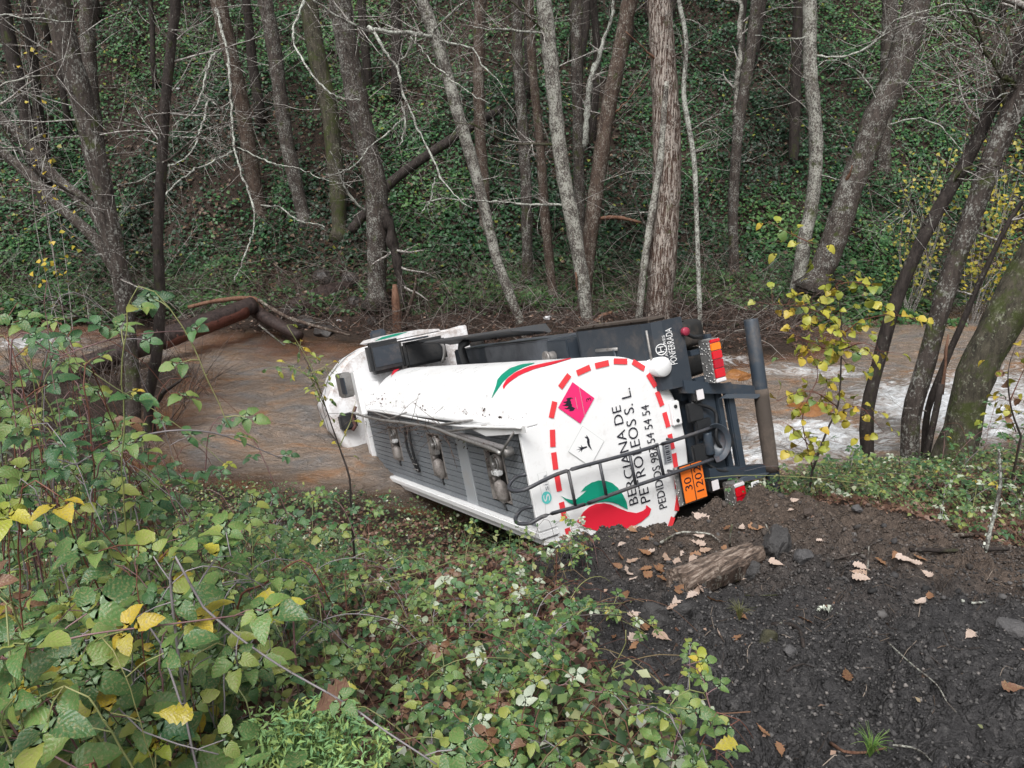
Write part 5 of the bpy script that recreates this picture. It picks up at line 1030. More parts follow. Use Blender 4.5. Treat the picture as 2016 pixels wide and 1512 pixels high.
def hill_leaves():
    n = 330000; y = 21.1 + 21 * rng.random(n) ** 1.15; x = rng.uniform(-.78, .78, n) * (y + 2)
    patch = fbm(x * .30, y * .35, 61, 4); keep = rng.random(n) < np.clip(1.05 + 1.7 * patch, .15, 1) * np.where(y < 22.6, .6, 1); x, y, patch = x[keep], y[keep], patch[keep]; n = len(x)
    hum = np.clip(fbm(x * .9, y * .9, 62, 3) + .25, 0, 1); z = G(x, y) + hum * .75 * rng.random(n) ** .7 + .02
    nrm = gnormal(x, y) * .55 + np.array([0, -.25, .6]) + rng.normal(0, .42, (n, 3))
    br = np.clip(.40 + .9 * fbm(x * .35, y * .35, 63, 4) + rng.normal(0, .2, n), 0, 1); c = lerp_cols(br, [(0, (.007, .028, .011)), (.4, (.020, .072, .026)), (.75, (.050, .140, .046)), (1, (.11, .22, .065))])
    low = np.clip((24.6 - y) / 1.5, 0, 1)[:, None] * rng.random((n, 1)); c = c * (1 - low) + low * np.array([.07, .14, .04]) * (.5 + .8 * rng.random((n, 1)))
    dry = (rng.random(n) < np.clip(.07 - .4 * patch, .02, .4)); c[dry] = lerp_cols(rng.random(dry.sum()), [(0, (.035, .02, .013)), (.6, (.10, .06, .035)), (1, (.20, .13, .08))])
    yl = rng.random(n) < .012; c[yl] = (.22, .24, .04)
    mb = MB(); A = frames(nrm, rng.uniform(0, 6.3, n), rng.uniform(.07, .16, n)); L = np.stack([x, y, z], -1); nr_ = y < 26
    scatter(mb, IVY_V, None, IVY_T, A[nr_], L[nr_], c[nr_]); scatter(mb, SM_V * [1.3, 1, 1], None, SM_T, A[~nr_], L[~nr_], c[~nr_])
    tag(ob('ivy_carpet', mb.mesh('ivy_carpet', False), M_TINT), 'dark green ivy and bramble leaves covering the steep far slope', 'ivy', kind='stuff')
hill_leaves()
def near_leaves():
    n = 90000; y = 1.2 + 9.6 * rng.random(n) ** 1.1; x = rng.uniform(-.78, .72, n) * (y + 1.0); d = dirtmask(x, y); ok = (d < .25 + .5 * (rng.random(n) < .06)) & (G0(x, y) > .02)
    x, y = x[ok], y[ok]; n = len(x); z = G(x, y); patch = fbm(x * 1.1, y * 1.1, 71, 3); green = rng.random(n) < np.clip(np.where((x > -1) & (y < 6), .40, .62) + .9 * patch, .08, .9)
    h = np.where(green, .22 * rng.random(n) ** 1.5 + .015, .012 + .03 * rng.random(n)) * np.where(y > 5.5, 1.3, 1)
    nrm = np.array([0, -.15, 1.]) + rng.normal(0, np.where(green, .5, .28)[:, None], (n, 3)); c = np.zeros((n, 3)); t = rng.random(n)
    c[green] = lerp_cols(t[green], [(0, (.022, .045, .020)), (.45, (.060, .115, .042)), (.8, (.13, .19, .065)), (.92, (.26, .27, .08)), (1, (.50, .53, .44))])
    c[~green] = lerp_cols(t[~green], [(0, (.03, .016, .010)), (.5, (.10, .05, .032)), (.85, (.20, .115, .08)), (1, (.36, .25, .2))])
    s = np.where(green, rng.uniform(.018, .055, n), rng.uniform(.025, .07, n)) * np.where(y > 6, 1.25, 1)
    mb = MB(); scatter(mb, SM_V, None, SM_T, frames(nrm, rng.uniform(0, 6.3, n), s), np.stack([x, y, z + h], -1), c)
    tag(ob('ground_cover', mb.mesh('ground_cover', False), M_TINT), 'small green leaves and brown leaf litter covering the near bank', 'ground cover', kind='stuff')
    st = MB()
    for k in range(2600):
        y0 = rng.uniform(1.4, 9.5); x0 = rng.uniform(-.7, .68) * (y0 + .8)
        if dirtmask(np.array([x0]), np.array([y0]))[0] > .35 or G0(np.array([x0]), np.array([y0]))[0] < .02: continue
        az = rng.uniform(0, 6.28); L = rng.uniform(.12, .55); hh = rng.uniform(.03, .26); dx, dy = math.cos(az) * L, math.sin(az) * L; x3, y3 = x0 + dx, y0 + dy
        P = np.array([[x0, y0, 0], [x0 + dx * .33, y0 + dy * .33, hh], [x0 + dx * .7, y0 + dy * .7, hh], [x3, y3, hh * .3]]); P[:, 2] += G(P[:, 0], P[:, 1]); P = spline(P, .06)
        cc = lerp_cols(np.array([rng.random()]), [(0, (.05, .02, .015)), (.4, (.13, .055, .035)), (.7, (.20, .13, .08)), (1, (.16, .18, .06))])[0]
        st.tube(P, rng.uniform(.0009, .0026), 3, c=cc, cap=False)
    tag(ob('stem_tangle', st.mesh('stem_tangle'), M_DRY), 'thin brown and green stems tangled over the near bank', 'stems', kind='stuff')
near_leaves()
def brush():
    mb = MB()
    for k in range(8000):
        f = rng.random()
        if f < .30:
            y = rng.uniform(18.0, 21.8); x = rng.uniform(-13, 12)
            if G0(np.array([x]), np.array([y]))[0] < .02: continue
        else: y = 22.5 + 12 * rng.random() ** 1.3; x = rng.uniform(-.72, .72) * (y + 1)
        z = float(G0(np.array([x]), np.array([y]))[0]); L = rng.uniform(.5, 2.2); az = rng.uniform(0, 6.28); upr = rng.uniform(.05, 1.1)
        P, r = wander([x, y, z + .1], [math.cos(az), math.sin(az) * .5 - .2, upr], L, rng.uniform(.0045, .011), .22, .32, -.25 * rng.random(), .35)
        t = rng.random(); c = lerp_cols(np.array([t]), [(0, (.03, .018, .015)), (.5, (.085, .055, .045)), (.8, (.17, .135, .12)), (1, (.34, .32, .29))])[0]
        mb.tube(P, r, 3, c=c, cap=False)
        if rng.random() < .5:
            for q in range(3):
                i = rng.integers(1, len(P)); P2, r2 = wander(P[i], [rng.normal(), rng.normal() * .6, rng.normal() * .6], L * .45, .005, .18, .3, 0, .4); mb.tube(P2, r2, 3, c=c, cap=False)
    for k in range(620):
        x, y = rng.uniform(-11, -5.9), rng.uniform(11.8, 17.2); z = float(G0(np.array([x]), np.array([y]))[0]); az = rng.uniform(0, 6.28)
        if z < -.25: continue
        P, r = wander([x, y, max(z, -.1)], [math.cos(az) * .9, math.sin(az) * .6, rng.uniform(.2, 1.6)], rng.uniform(.5, 1.7), rng.uniform(.004, .012), .16, .3, -.2 * rng.random(), .35)
        mb.tube(P, r, 3, c=lerp_cols(np.array([rng.random()]), [(0, (.02, .014, .012)), (.6, (.07, .048, .04)), (1, (.20, .17, .15))])[0], cap=False)
    tag(ob('bare_brush', mb.mesh('bare_brush'), M_DRY), 'bare thin brush and dead stems on the far bank and slope', 'brush', kind='stuff')
    n = 12000; y = rng.uniform(18.2, 23.0, n); x = rng.uniform(-14, 13, n); ok = G0(x, y) > .05; x, y = x[ok], y[ok]; n = len(x)
    c = lerp_cols(rng.random(n), [(0, (.02, .013, .01)), (.55, (.075, .04, .028)), (.9, (.16, .09, .06)), (1, (.38, .28, .22))]); mb = MB()
    scatter(mb, SM_V, None, SM_T, frames(np.array([0, -.4, 1.]) + rng.normal(0, .45, (n, 3)), rng.uniform(0, 6.3, n), rng.uniform(.05, .13, n)), np.stack([x, y, G(x, y) + .05 * rng.random(n)], -1), c)
    tag(ob('leaf_litter', mb.mesh('leaf_litter', False), M_DRY), 'brown fallen leaves along the foot of the far bank', 'leaf litter', kind='stuff')
brush()
def rock_mesh(seed, sub=2, amp=.28, flat=.7, lumpy=False):
    bm = bmesh.new(); bmesh.ops.create_icosphere(bm, subdivisions=sub, radius=1); r_ = np.random.default_rng(seed); d = r_.normal(0, 1, (9, 3)); d /= np.linalg.norm(d, axis=1)[:, None]; lim = r_.uniform(.55, .9, 9)
    for v in bm.verts:
        p = np.array(v.co)
        for a, b in zip(d, lim):
            s = p @ a
            if s > b: p = p - a * (s - b)
        p = p * (1 + amp * .4 * (r_.random() - .5) * (.35 if lumpy else 1))
        if lumpy: p = p * (1 + .22 * float(fbm(p[0] * 1.7 + seed, p[1] * 1.7 + p[2] * 1.3, 5, 3)) + .10 * float(vnoise(p[0] * 6 + seed, p[1] * 6 + p[2] * 5, 6)))
        v.co = (p[0], p[1], p[2] * flat)
    me = bpy.data.meshes.new('rock'); bm.to_mesh(me); bm.free(); return me
def make_rock(name, a, b, rough=.8):
    g = N(mat(name, rough=rough)); p = g.pos(); n1 = g.noise(p, 7, 5, .7); n2 = g.noise(p, 40, 4, .7); return g.out(Base_Color=g.ramp(n1, [(.3, a), (.7, b)]), Normal=g.bump(g.math('ADD', n1, n2), .8, .02))
ROCK = {'black': make_rock('stone_black', (.022, .021, .022), (.075, .071, .07)), 'grey': make_rock('stone_grey', (.05, .048, .05), (.12, .115, .115)), 'brown': make_rock('clod_brown', (.03, .022, .017), (.075, .055, .045)), 'wet': make_rock('stone_wet', (.02, .018, .018), (.07, .06, .055), .35), 'orange': make_rock('stone_rust', (.16, .06, .015), (.32, .14, .04), .3), 'green': make_rock('stone_mossy', (.03, .03, .02), (.07, .065, .03))}
def pebbles():
    shapes = []
    for sd_ in (3, 11, 19):
        me = rock_mesh(sd_, 1, 1.1, .65); bv = np.zeros(len(me.vertices) * 3); me.vertices.foreach_get('co', bv); shapes.append((bv.reshape(-1, 3) * [1, .72, 1], [tuple(p.vertices) for p in me.polygons])); bpy.data.meshes.remove(me)
    n = 7000; y = .9 + 5.2 * rng.random(n); x = rng.uniform(.2, 4.5, n); d = dirtmask(x, y); ok = rng.random(n) < d * np.clip(.35 + 1.2 * fbm(x * 1.2, y * 1.2, 81, 3), .05, 1); x, y = x[ok], y[ok]; n = len(x)
    s = .005 + .030 * rng.random(n) ** 7 + .007 * rng.random(n) ** 2; mb = MB()
    A = frames(np.array([0, 0, 1.]) + rng.normal(0, .5, (n, 3)), rng.uniform(0, 6.3, n), s)
    c = lerp_cols(rng.random(n), [(0, (.016, .0155, .016)), (.7, (.048, .046, .047)), (1, (.12, .113, .11))]); br = (ss(3.7, 5, y) * rng.random(n))[:, None]; c = c * (1 - br) + br * np.array([.11, .085, .068])
    Lc = np.stack([x, y, G(x, y) + s * .15], -1)
    for q, (bv, bt) in enumerate(shapes): scatter(mb, bv, None, bt, A[q::3], Lc[q::3], c[q::3])
    n = 150000; y = .9 + 5.4 * rng.random(n) ** .9; x = rng.uniform(.1, 4.8, n); d = dirtmask(x, y); ok = rng.random(n) < d * np.clip(.55 + 1.1 * fbm(x * 1.6, y * 1.6, 83, 3), .12, 1); x, y = x[ok], y[ok]; n = len(x)
    s = .003 + .010 * rng.random(n) ** 3; ov = np.array([(1, .1, 0), (-.9, .2, .1), (.1, 1, -.1), (0, -.9, .15), (.15, .1, .8), (0, 0, -.7)]); of = [(0, 2, 4), (2, 1, 4), (1, 3, 4), (3, 0, 4), (2, 0, 5), (1, 2, 5), (3, 1, 5), (0, 3, 5)]
    c = lerp_cols(rng.random(n), [(0, (.014, .0135, .014)), (.6, (.044, .042, .042)), (.93, (.10, .095, .092)), (1, (.19, .17, .16))]); br = (ss(3.7, 5, y) * ss(.3, 1.3, x) * (.4 + .6 * rng.random(n)))[:, None]; c = c * (1 - br) + br * np.array([.11, .083, .066]) * (.5 + rng.random((n, 1)))
    scatter(mb, ov, None, of, frames(np.array([0, 0, 1.]) + rng.normal(0, .6, (n, 3)), rng.uniform(0, 6.3, n), s), np.stack([x, y, G(x, y) + s * .3], -1), c)
    n = 1500; y = .9 + 5.2 * rng.random(n); x = rng.uniform(.1, 4.8, n); ok = rng.random(n) < dirtmask(x, y) * np.clip(.3 + .5 * (1.6 - x) + .25 * (y - 3), .12, 1); x, y = x[ok], y[ok]; n = len(x)
    c = lerp_cols(rng.random(n), [(0, (.05, .03, .02)), (.5, (.16, .09, .06)), (.85, (.30, .2, .15)), (1, (.10, .13, .05))]); scatter(mb, SM_V, None, SM_T, frames(np.array([0, 0, 1.]) + rng.normal(0, .4, (n, 3)), rng.uniform(0, 6.3, n), rng.uniform(.008, .035, n)), np.stack([x, y, G(x, y) + .004], -1), c)
    for k in range(420):
        y0 = rng.uniform(1.2, 5.8); x0 = rng.uniform(.2, 4.6)
        if dirtmask(np.array([x0]), np.array([y0]))[0] < .5: continue
        az = rng.uniform(0, 6.3); L = rng.uniform(.03, .22); t = np.linspace(-.5, .5, 5); bx = x0 + t * L * math.cos(az) - t * t * L * math.sin(az) * .5; by = y0 + t * L * math.sin(az) + t * t * L * math.cos(az) * .5
        mb.tube(np.stack([bx, by, G(bx, by) + .004], -1), rng.uniform(.0008, .0024), 4, c=lerp_cols(np.array([rng.random()]), [(0, (.03, .022, .018)), (.7, (.11, .08, .06)), (1, (.28, .23, .19))])[0], cap=False)
    tag(ob('gravel', mb.mesh('gravel', False), tint_mat('gravel', .85, 0)), 'black crumbs and small stones scattered over the dirt track', 'gravel', kind='stuff')
pebbles()

# ------------------------------------------------------------------ single stones, logs, sticks, fallen leaves
def rock(label, px, py, wpx, kind, flat=.6, cat='stone', name='stone', sink=.25, Y=None, z=None, group=None, rz=None, asp=.75):
    p = hit(px, py) if Y is None else at(px, py, Y); d = np.linalg.norm(p - [0, 0, EYE]); r = wpx * d / FPX / 2
    if z is not None: p[2] = z
    me = rock_mesh(int(px * 7 + py), 4 if 'clod' in name else 3, .3, flat, 'clod' in name); o = ob(name, me, ROCK[kind], None, (p[0], p[1], p[2] + r * flat * (1 - 2 * sink) * .5), (0, 0, rng.uniform(0, 6.3) if rz is None else rz)); o.scale = (r, r * asp, r); tag(o, label, cat, group); return o
rock('large dark clod lying against the brown bank above the wood block', 1530, 1078, 86, 'black', .75, 'clod', 'earth_clod')
rock('angular grey stone right of the large dark clod', 1580, 1105, 46, 'grey', .8)
rock('black clod left of the black dirt centre', 1285, 1218, 62, 'black', .7, 'clod', 'earth_clod')
rock('smaller black clod right beside the one left of the dirt centre', 1342, 1212, 40, 'black', .75, 'clod', 'earth_clod')
rock('black clod leaning on the right end of the wood block', 1472, 1135, 56, 'black', .8, 'clod', 'earth_clod')
rock('small stone with a mossy face on the black dirt', 1510, 1262, 42, 'green', .8)
rock('small black stone below the mossy one', 1553, 1294, 36, 'grey', .6)
rock('flat stone at the right edge of the track', 1990, 1250, 60, 'grey', .5)
rock('round brown stone low on the brown crest', 1590, 1020, 26, 'brown', .8)
rock('pale stone in front of the green plants on the brown crest', 1685, 1012, 26, 'grey', .6)
rock('rust coloured boulder under the rapids behind the sapling', 1592, 775, 130, 'orange', .35, 'boulder', 'boulder', .5, Y=14.5, z=-.12, asp=.55, rz=.1)
rock('wet rust boulder in the shallows near the lorry tail', 1455, 735, 60, 'orange', .5, 'boulder', 'boulder', .5, Y=16.5, z=.02, rz=.4)
for lab, px, py, w in (('dark wet rock under the fallen log pile', 640, 555, 50), ('dark rock right of the log pile', 690, 560, 44), ('grey rock at the foot of the forked trunk', 700, 600, 40), ('low wet rock at the water line left of the cab', 640, 660, 48), ('wet stone beside the splintered stump', 735, 640, 34), ('grey flat rock at the water near the log end', 600, 640, 44), ('small rock under the leaning debris', 660, 615, 30)):
    rock(lab, px, py, w, 'wet', .7, group='wet rocks on the far bank')

M_STRIP = make_rock('red_wet_wood', (.06, .018, .012), (.13, .042, .026), .4)
def log(label, pts, bark, name='fallen_log', cat='log', wob=.05, sides=14, ends=None, broken=None, ground=False):
    """pts: (px, py, Y, width px)"""
    P = np.array([[*at(a, b, Y), w * Y / FPX / 2] for a, b, Y, w in pts])
    if ground: P[:, 2] = G(P[:, 0], P[:, 1]) + P[:, 3] * .2
    Q = spline(P, .12); base = Q[0, :3].copy(); root = empty(name, base); tag(root, label, cat); m = MB(); m.tube(Q[:, :3] - base, Q[:, 3], sides, wob=wob); ob('trunk', m.mesh('trunk'), BARK[bark], root)
    if broken:
        a, b = broken; i, j = int(len(Q) * a), max(int(len(Q) * b), int(len(Q) * a) + 2); m = MB(); m.tube(Q[i:j, :3] - base + [0, -.07, -.05], Q[i:j, 3] * np.linspace(.86, .95, j - i), sides, wob=.03); ob('stripped_wood', m.mesh('stripped_wood'), M_STRIP, root)
    return root
log('long dark wet log lying across the river on the left with reddish bare wood', [(-30, 790, 15.2, 32), (60, 758, 15.6, 42), (160, 724, 16.3, 45), (250, 692, 17.1, 44), (330, 663, 17.9, 42), (410, 634, 18.8, 38), (497, 601, 20.0, 34)], 'wet', broken=(.58, .97))
log('dark second log running down from the end of the long wet log', [(488, 602, 20.5, 26), (530, 630, 19.8, 26), (590, 662, 19.0, 20)], 'wet')
log('rotten dark log lying slanted on the bank beside the moss footed trunk', [(545, 572, 21.2, 20), (570, 552, 21.5, 40), (600, 532, 21.9, 44), (640, 512, 22.5, 42), (680, 498, 23.2, 36)], 'wet', ground=True)
log('dead trunk leaning across behind the slender leaning trunk', [(690, 455, 24.6, 19), (770, 360, 24.8, 19), (850, 300, 25.2, 18), (935, 245, 26, 16), (985, 215, 27.5, 14)], 'dark')
for lab, pts, bk in (('pale broken branch above the end of the long wet log', [(370, 605, 19.8, 7), (430, 592, 20, 9), (500, 588, 20.2, 9), (520, 612, 20.2, 6)], 'bare'),
    ('thin pole slanting from the log pile down to the water', [(508, 590, 20.2, 7), (560, 622, 19.8, 8), (620, 642, 19.4, 7), (690, 660, 19.2, 5)], 'red'),
    ('thin bare twig standing in the shallows beneath the log', [(510, 640, 19.4, 4), (535, 660, 19, 4), (560, 680, 18.7, 3)], 'grey'),
    ('orange snapped pole between the trunks behind the lorry', [(1180, 430, 21.3, 7), (1215, 428, 21.3, 8), (1262, 438, 21.4, 5)], 'bare'),
    ('broken reddish branch lying behind the lorry tank', [(1160, 655, 19.9, 9), (1180, 625, 20.1, 9), (1205, 615, 20.2, 7)], 'bare'),
    ('brown fallen branch in the brush behind the tail lamp', [(1390, 690, 19.2, 6), (1430, 650, 19.6, 8), (1480, 625, 20, 8)], 'dark'),
    ('dark fallen branch lying low behind the round bar', [(1330, 632, 20, 8), (1400, 640, 20, 7), (1470, 655, 19.8, 6)], 'dark')):
    log(lab, pts, bk, 'fallen_branch', 'branch', .2, 8)
# wood block on the dirt: a half-buried splintered length of trunk
def wood_block():
    a, b = hit(1335, 1150), hit(1482, 1098); a, b = a[:3] - [0, 0, .035], b[:3] - [0, 0, .035]; L = np.linalg.norm(b - a); root = empty('wood_block', (a + b) / 2); tag(root, 'pale splintered block of wood lying on the black dirt', 'wood block')
    d = (b - a) / L; s = np.cross(d, [0, 0, 1]); s /= np.linalg.norm(s); n = np.cross(s, d); m = MB(); K = 26
    prof = np.array([(-.085, -.06), (-.09, .03), (-.06, .062), (-.03, .070), (0, .066), (.03, .074), (.065, .062), (.085, .02), (.08, -.06)])
    rows = []
    for i in range(K):
        t = i / (K - 1); w = prof * (1 + .05 * np.sin(3 * t)); w = w + rng.normal(0, .0035, w.shape); e = (t - .5) * L + (rng.normal(0, .012, len(w)) if i in (0, K - 1) else 0)
        rows.append(np.outer(np.broadcast_to(e, len(w)), d) + np.outer(w[:, 0], s) + np.outer(w[:, 1] + .03, n))
    V = np.concatenate(rows); c = len(prof); i = np.arange(K - 1)[:, None] * c; j = np.arange(c)[None]; q = np.stack([i + j, i + (j + 1) % c, i + c + (j + 1) % c, i + c + j], -1).reshape(-1, 4)
    m.add(V, q); 
    for r0, k0 in ((rows[0], 1), (rows[-1], 0)):
        jj = np.arange(c); tt = np.stack([jj, (jj + 1) % c, np.full(c, c)], -1); m.add(np.concatenate([r0, [r0.mean(0)]]), None, tt[:, ::-1] if k0 else tt)
    g = N(mat('weathered_wood', rough=.85)); p = g.pos(); mp = g.n('ShaderNodeMapping'); g.set(mp.inputs[0], p); mp.inputs['Rotation'].default_value = (0, 0, -math.atan2(d[1], d[0])); mp2 = g.mapping(mp.outputs[0], (.12, 1, 1))
    n1 = g.noise(mp2, 45, 5, .7); n2 = g.noise(p, 9, 4, .7); cc = g.ramp(n1, [(.34, (.022, .015, .012)), (.5, (.15, .105, .08)), (.66, (.42, .34, .28))]); up_ = g.sep(g.n('ShaderNodeNewGeometry').outputs['Normal'])[2]
    cc = g.mix(g.ramp(n2, [(.5, 0.), (.7, .8)]), cc, (.06, .045, .035)); ob('wood', m.mesh('wood', False), g.out(Base_Color=cc, Normal=g.bump(n1, 1., .02)), root)
    ob('bark_flank', MB().add(V[:0] if False else np.concatenate([r_[[7, 8]] for r_ in rows]) + s * .004, np.stack([np.arange(K - 1) * 2, np.arange(K - 1) * 2 + 1, np.arange(K - 1) * 2 + 3, np.arange(K - 1) * 2 + 2], -1)).mesh('bark_flank'), BARK['red'], root)
wood_block()
def stick(label, pts, w, bk='grey', hgt=.01, name='stick', cat='stick', knobs=False):
    P = []
    for k, (a, b, *h) in enumerate(pts):
        p = hit(a, b) if not h else hit(*pts[0][:2]) * 1
        if h: p = at(a, b, p[1] + h[0])
        else: p[2] += hgt
        P.append(p)
    Q = spline(np.array(P), .03); base = Q[0].copy(); d = np.linalg.norm(base - [0, 0, EYE]); m = MB(); m.tube(Q - base, np.linspace(w, w * .6, len(Q)) * d / FPX / 2, 6, wob=.25); root = ob(name, m.mesh(name), BARK[bk], None, base); tag(root, label, cat)
    if knobs:
        mk = MB()
        for k in range(26):
            i = rng.integers(0, len(Q)); v, t_ = IVY_V, IVY_T; scatter(mk, v, None, t_, frames(rng.normal(0, 1, (1, 3)), rng.uniform(0, 6, 1), np.array([.022])), (Q[i] - base + rng.normal(0, .008, 3))[None])
        ob('lichen_tuft', mk.mesh('lichen_tuft', False), mat('lichen_white', (.55, .58, .50), .9), root)['kind'] = 'stuff'
    return root
stick('pale curved twig arching over leaves left of the wood block', [(1300, 1078), (1335, 1062), (1375, 1058), (1400, 1068), (1418, 1082)], 5, 'pale', .03)
stick('short upright twig above the wood block', [(1436, 1085), (1437, 1062, .0), (1441, 1032, .0)], 4, 'pale')
stick('thin bent twig hanging over the large dark clod', [(1524, 1097), (1524, 1070, .05), (1515, 1048, .1), (1506, 1030, .1)], 4, 'pale')
stick('straight pale twig lying right of the grey stone', [(1620, 1112), (1650, 1106), (1690, 1103), (1725, 1098)], 5, 'grey', .015)
stick('upright pale stem on the right of the dirt', [(1706, 1132), (1709, 1105, 0), (1711, 1075, 0)], 4, 'pale')
stick('thin brown twig lying along the middle of the track', [(1450, 1178), (1500, 1178), (1565, 1174)], 3, 'dark')
stick('curved dark root half out of the black dirt', [(1520, 1233), (1555, 1236), (1575, 1250), (1582, 1275)], 9, 'dark', .0)
stick('long thin dry stem lying diagonally on the black track', [(1745, 1275), (1790, 1315), (1840, 1360), (1862, 1395), (1880, 1412)], 3, 'pale', .02)
stick('little dark twig curved on the lower track', [(1548, 1335), (1560, 1318), (1580, 1316), (1602, 1322)], 4, 'dark')
stick('thick dark stick below the black dirt edge', [(1265, 1330), (1285, 1327), (1298, 1322)], 8, 'dark', .0)
stick('small white lichen twig at the right of the track', [(1893, 1188), (1915, 1189), (1938, 1190)], 6, 'lichen', .005)
stick('brown twig at the left edge of the leaf strewn dirt', [(1225, 1200), (1240, 1192), (1252, 1178)], 4, 'dark', .03)
stick('short pale twig near the left clod', [(1330, 1245), (1350, 1270), (1372, 1293)], 5, 'bare', .012)
stick('yellow bent stem lying at the bottom edge of the track', [(1632, 1483), (1660, 1493), (1700, 1497), (1742, 1484)], 6, 'bare', .02)
stick('long dry stem curving along the bottom of the track', [(1755, 1478), (1790, 1485), (1815, 1497), (1830, 1510)], 4, 'pale', .02)
stick('lichen covered upright branch at the right edge', [(1940, 1090), (1947, 1055, 0.), (1960, 1002, .0), (1970, 950, .0), (1966, 885, .0)], 7, 'lichen', 0, 'lichen_branch', 'branch', True)
stick('pale splintered stake standing in the plants near the crooked dark trunk', [(1738, 964), (1730, 943, 0.), (1720, 920, .0)], 13, 'bare', 0, 'wood_stake', 'stake')
stick('reddish pole lying at the right edge above the track', [(1830, 1068), (1900, 1062), (1960, 1060), (2030, 1055)], 9, 'red', .03)
stick('second brown pole lying on the plants at the right edge', [(1790, 1090), (1870, 1090), (1950, 1088), (2030, 1086)], 8, 'dark', .02)
def lichen_bit(label, px, py):
    p = hit(px, py); m = MB()
    n = 40; scatter(m, IVY_V, None, IVY_T, frames(rng.normal(0, 1, (n, 3)) + [0, 0, .8], rng.uniform(0, 6, n), rng.uniform(.012, .026, n)), np.stack([rng.normal(0, .035, n), rng.normal(0, .012, n), rng.uniform(.0, .02, n)], -1)); tag(ob('lichen_tuft', m.mesh('lichen_tuft', False), mat('lichen_pale', (.55, .58, .50), .9), None, p), label, 'lichen tuft')
lichen_bit('white tuft of lichen lying in the middle of the black track', 1630, 1210)

def oak_mesh(seed, L=1.):
    r_ = np.random.default_rng(seed); t = np.linspace(0, 1, 13); w = np.interp(t, [0, .12, .2, .3, .38, .48, .56, .66, .74, .84, .92, 1], [.015, .02, .14, .09, .24, .13, .31, .15, .29, .13, .17, 0]) * (1 + r_.normal(0, .06)); w2 = w * (1 + r_.normal(0, .1, 13))
    cu = r_.uniform(-.25, .3); tw = r_.normal(0, .25); V, UV = [], []
    for k in range(13):
        for s in (-1, 0, 1):
            ww = (w if s < 0 else w2)[k]; V.append((s * ww, t[k] - .5 + abs(s) * .05 * (0 < k < 12), cu * (t[k] - .5) ** 2 + abs(s) * ww * r_.uniform(.0, .5) + tw * s * ww * t[k] + .03)); UV.append((s, t[k], 0))
    q = [(k * 3 + c, k * 3 + c + 1, k * 3 + c + 4, k * 3 + c + 3) for k in range(12) for c in (0, 1)]; mb = MB(); mb.add(V, q); me = mb.mesh('oak_leaf')
    if len(me.vertices) == len(UV): at_ = me.attributes.new('luv', 'FLOAT_VECTOR', 'POINT'); at_.data.foreach_set('vector', np.array(UV, np.float32).ravel())
    return me
OAK = {k: [oak_mesh(s) for s in range(6)] for k in ('oak_pale', 'oak_tan', 'brown', 'yellow')}
for k, l in OAK.items():
    for me in l: me.materials.append(LM[k])
def oak(label, px, py, size, kind, group=None, tilt=.3, cat='fallen leaf', Y=None, face=None):
    p = hit(px, py) if Y is None else at(px, py, Y); nrm = np.array([rng.normal(0, tilt), rng.normal(-.15, tilt), 1.]) if face is None else np.array(face, float); az = rng.uniform(0, 6.28); p[2] += rng.uniform(.002, .016) if Y is None else .008; size *= .92
    o = bpy.data.objects.new('oak_leaf', OAK[kind][rng.integers(6)]); COL.objects.link(o); o.matrix_world = Matrix.Translation(Vector(p)) @ basis((math.cos(az), math.sin(az), 0), nrm).to_4x4() @ Matrix.Diagonal((size, size, size, 1)); tag(o, label, cat, group); return o
def Z8(a, b): return 1200 + a / 2.47, 950 + b / 2.47
GP, GT = 'pale fallen oak leaves on the dirt', 'orange brown fallen oak leaves on the dirt'
oak('pale oak leaf lying alone beside the left clods', *Z8(255, 760), .115, 'oak_pale', GP); oak('pale oak leaf right of the left clods below the grass tuft', *Z8(532, 752), .10, 'oak_pale', GP)
oak('small narrow orange leaf standing beside the pale one below the grass tuft', *Z8(620, 770), .10, 'oak_tan', GT); oak('pale oak leaf lying farthest right on the track', *Z8(1745, 758), .09, 'oak_pale', GP)
oak('dark brown leaf on the lower middle of the track', *Z8(1150, 955), .09, 'brown'); oak('brown leaf at the right edge low on the track', *Z8(1965, 1015), .09, 'brown')
oak('pale oak leaf touching an orange one on the upper track', *Z8(1515, 590), .12, 'oak_pale', GP); oak('orange oak leaf resting on a pale one on the upper track', *Z8(1555, 560), .09, 'oak_tan', GT)
oak('pale oak leaf right of the lichen twig on the crest', *Z8(1540, 452), .09, 'oak_pale', GP)
for k, (a, b) in enumerate([(1205, 462), (1225, 415), (1228, 478), (1440, 390), (1475, 410)]): oak(('lowest left pale oak leaf', 'upper left pale oak leaf', 'pale oak leaf half under another', 'upper right pale oak leaf', 'rightmost pale oak leaf')[k] + ' in the cluster below the brown crest', *Z8(a, b), rng.uniform(.09, .13), 'oak_pale', 'pale oak leaves clustered below the brown crest')
for k, (a, b) in enumerate([(1320, 400), (1385, 370), (1510, 385)]): oak(('left orange oak leaf', 'middle orange oak leaf', 'right orange oak leaf')[k] + ' in the cluster below the brown crest', *Z8(a, b), rng.uniform(.09, .12), 'oak_tan', 'orange oak leaves clustered below the brown crest')
oak('curled pale leaf right of the wood block', *Z8(812, 412), .11, 'oak_pale', GP); oak('pale oak leaf at the right end of the wood block', *Z8(565, 465), .12, 'oak_pale', GP); oak('pale oak leaf just below the wood block', *Z8(487, 475), .11, 'oak_pale', GP)
oak('small pale leaf below the right end of the wood block', *Z8(633, 483), .08, 'oak_pale', GP); oak('orange oak leaf on top of the wood block', *Z8(555, 345), .09, 'oak_tan', GT)
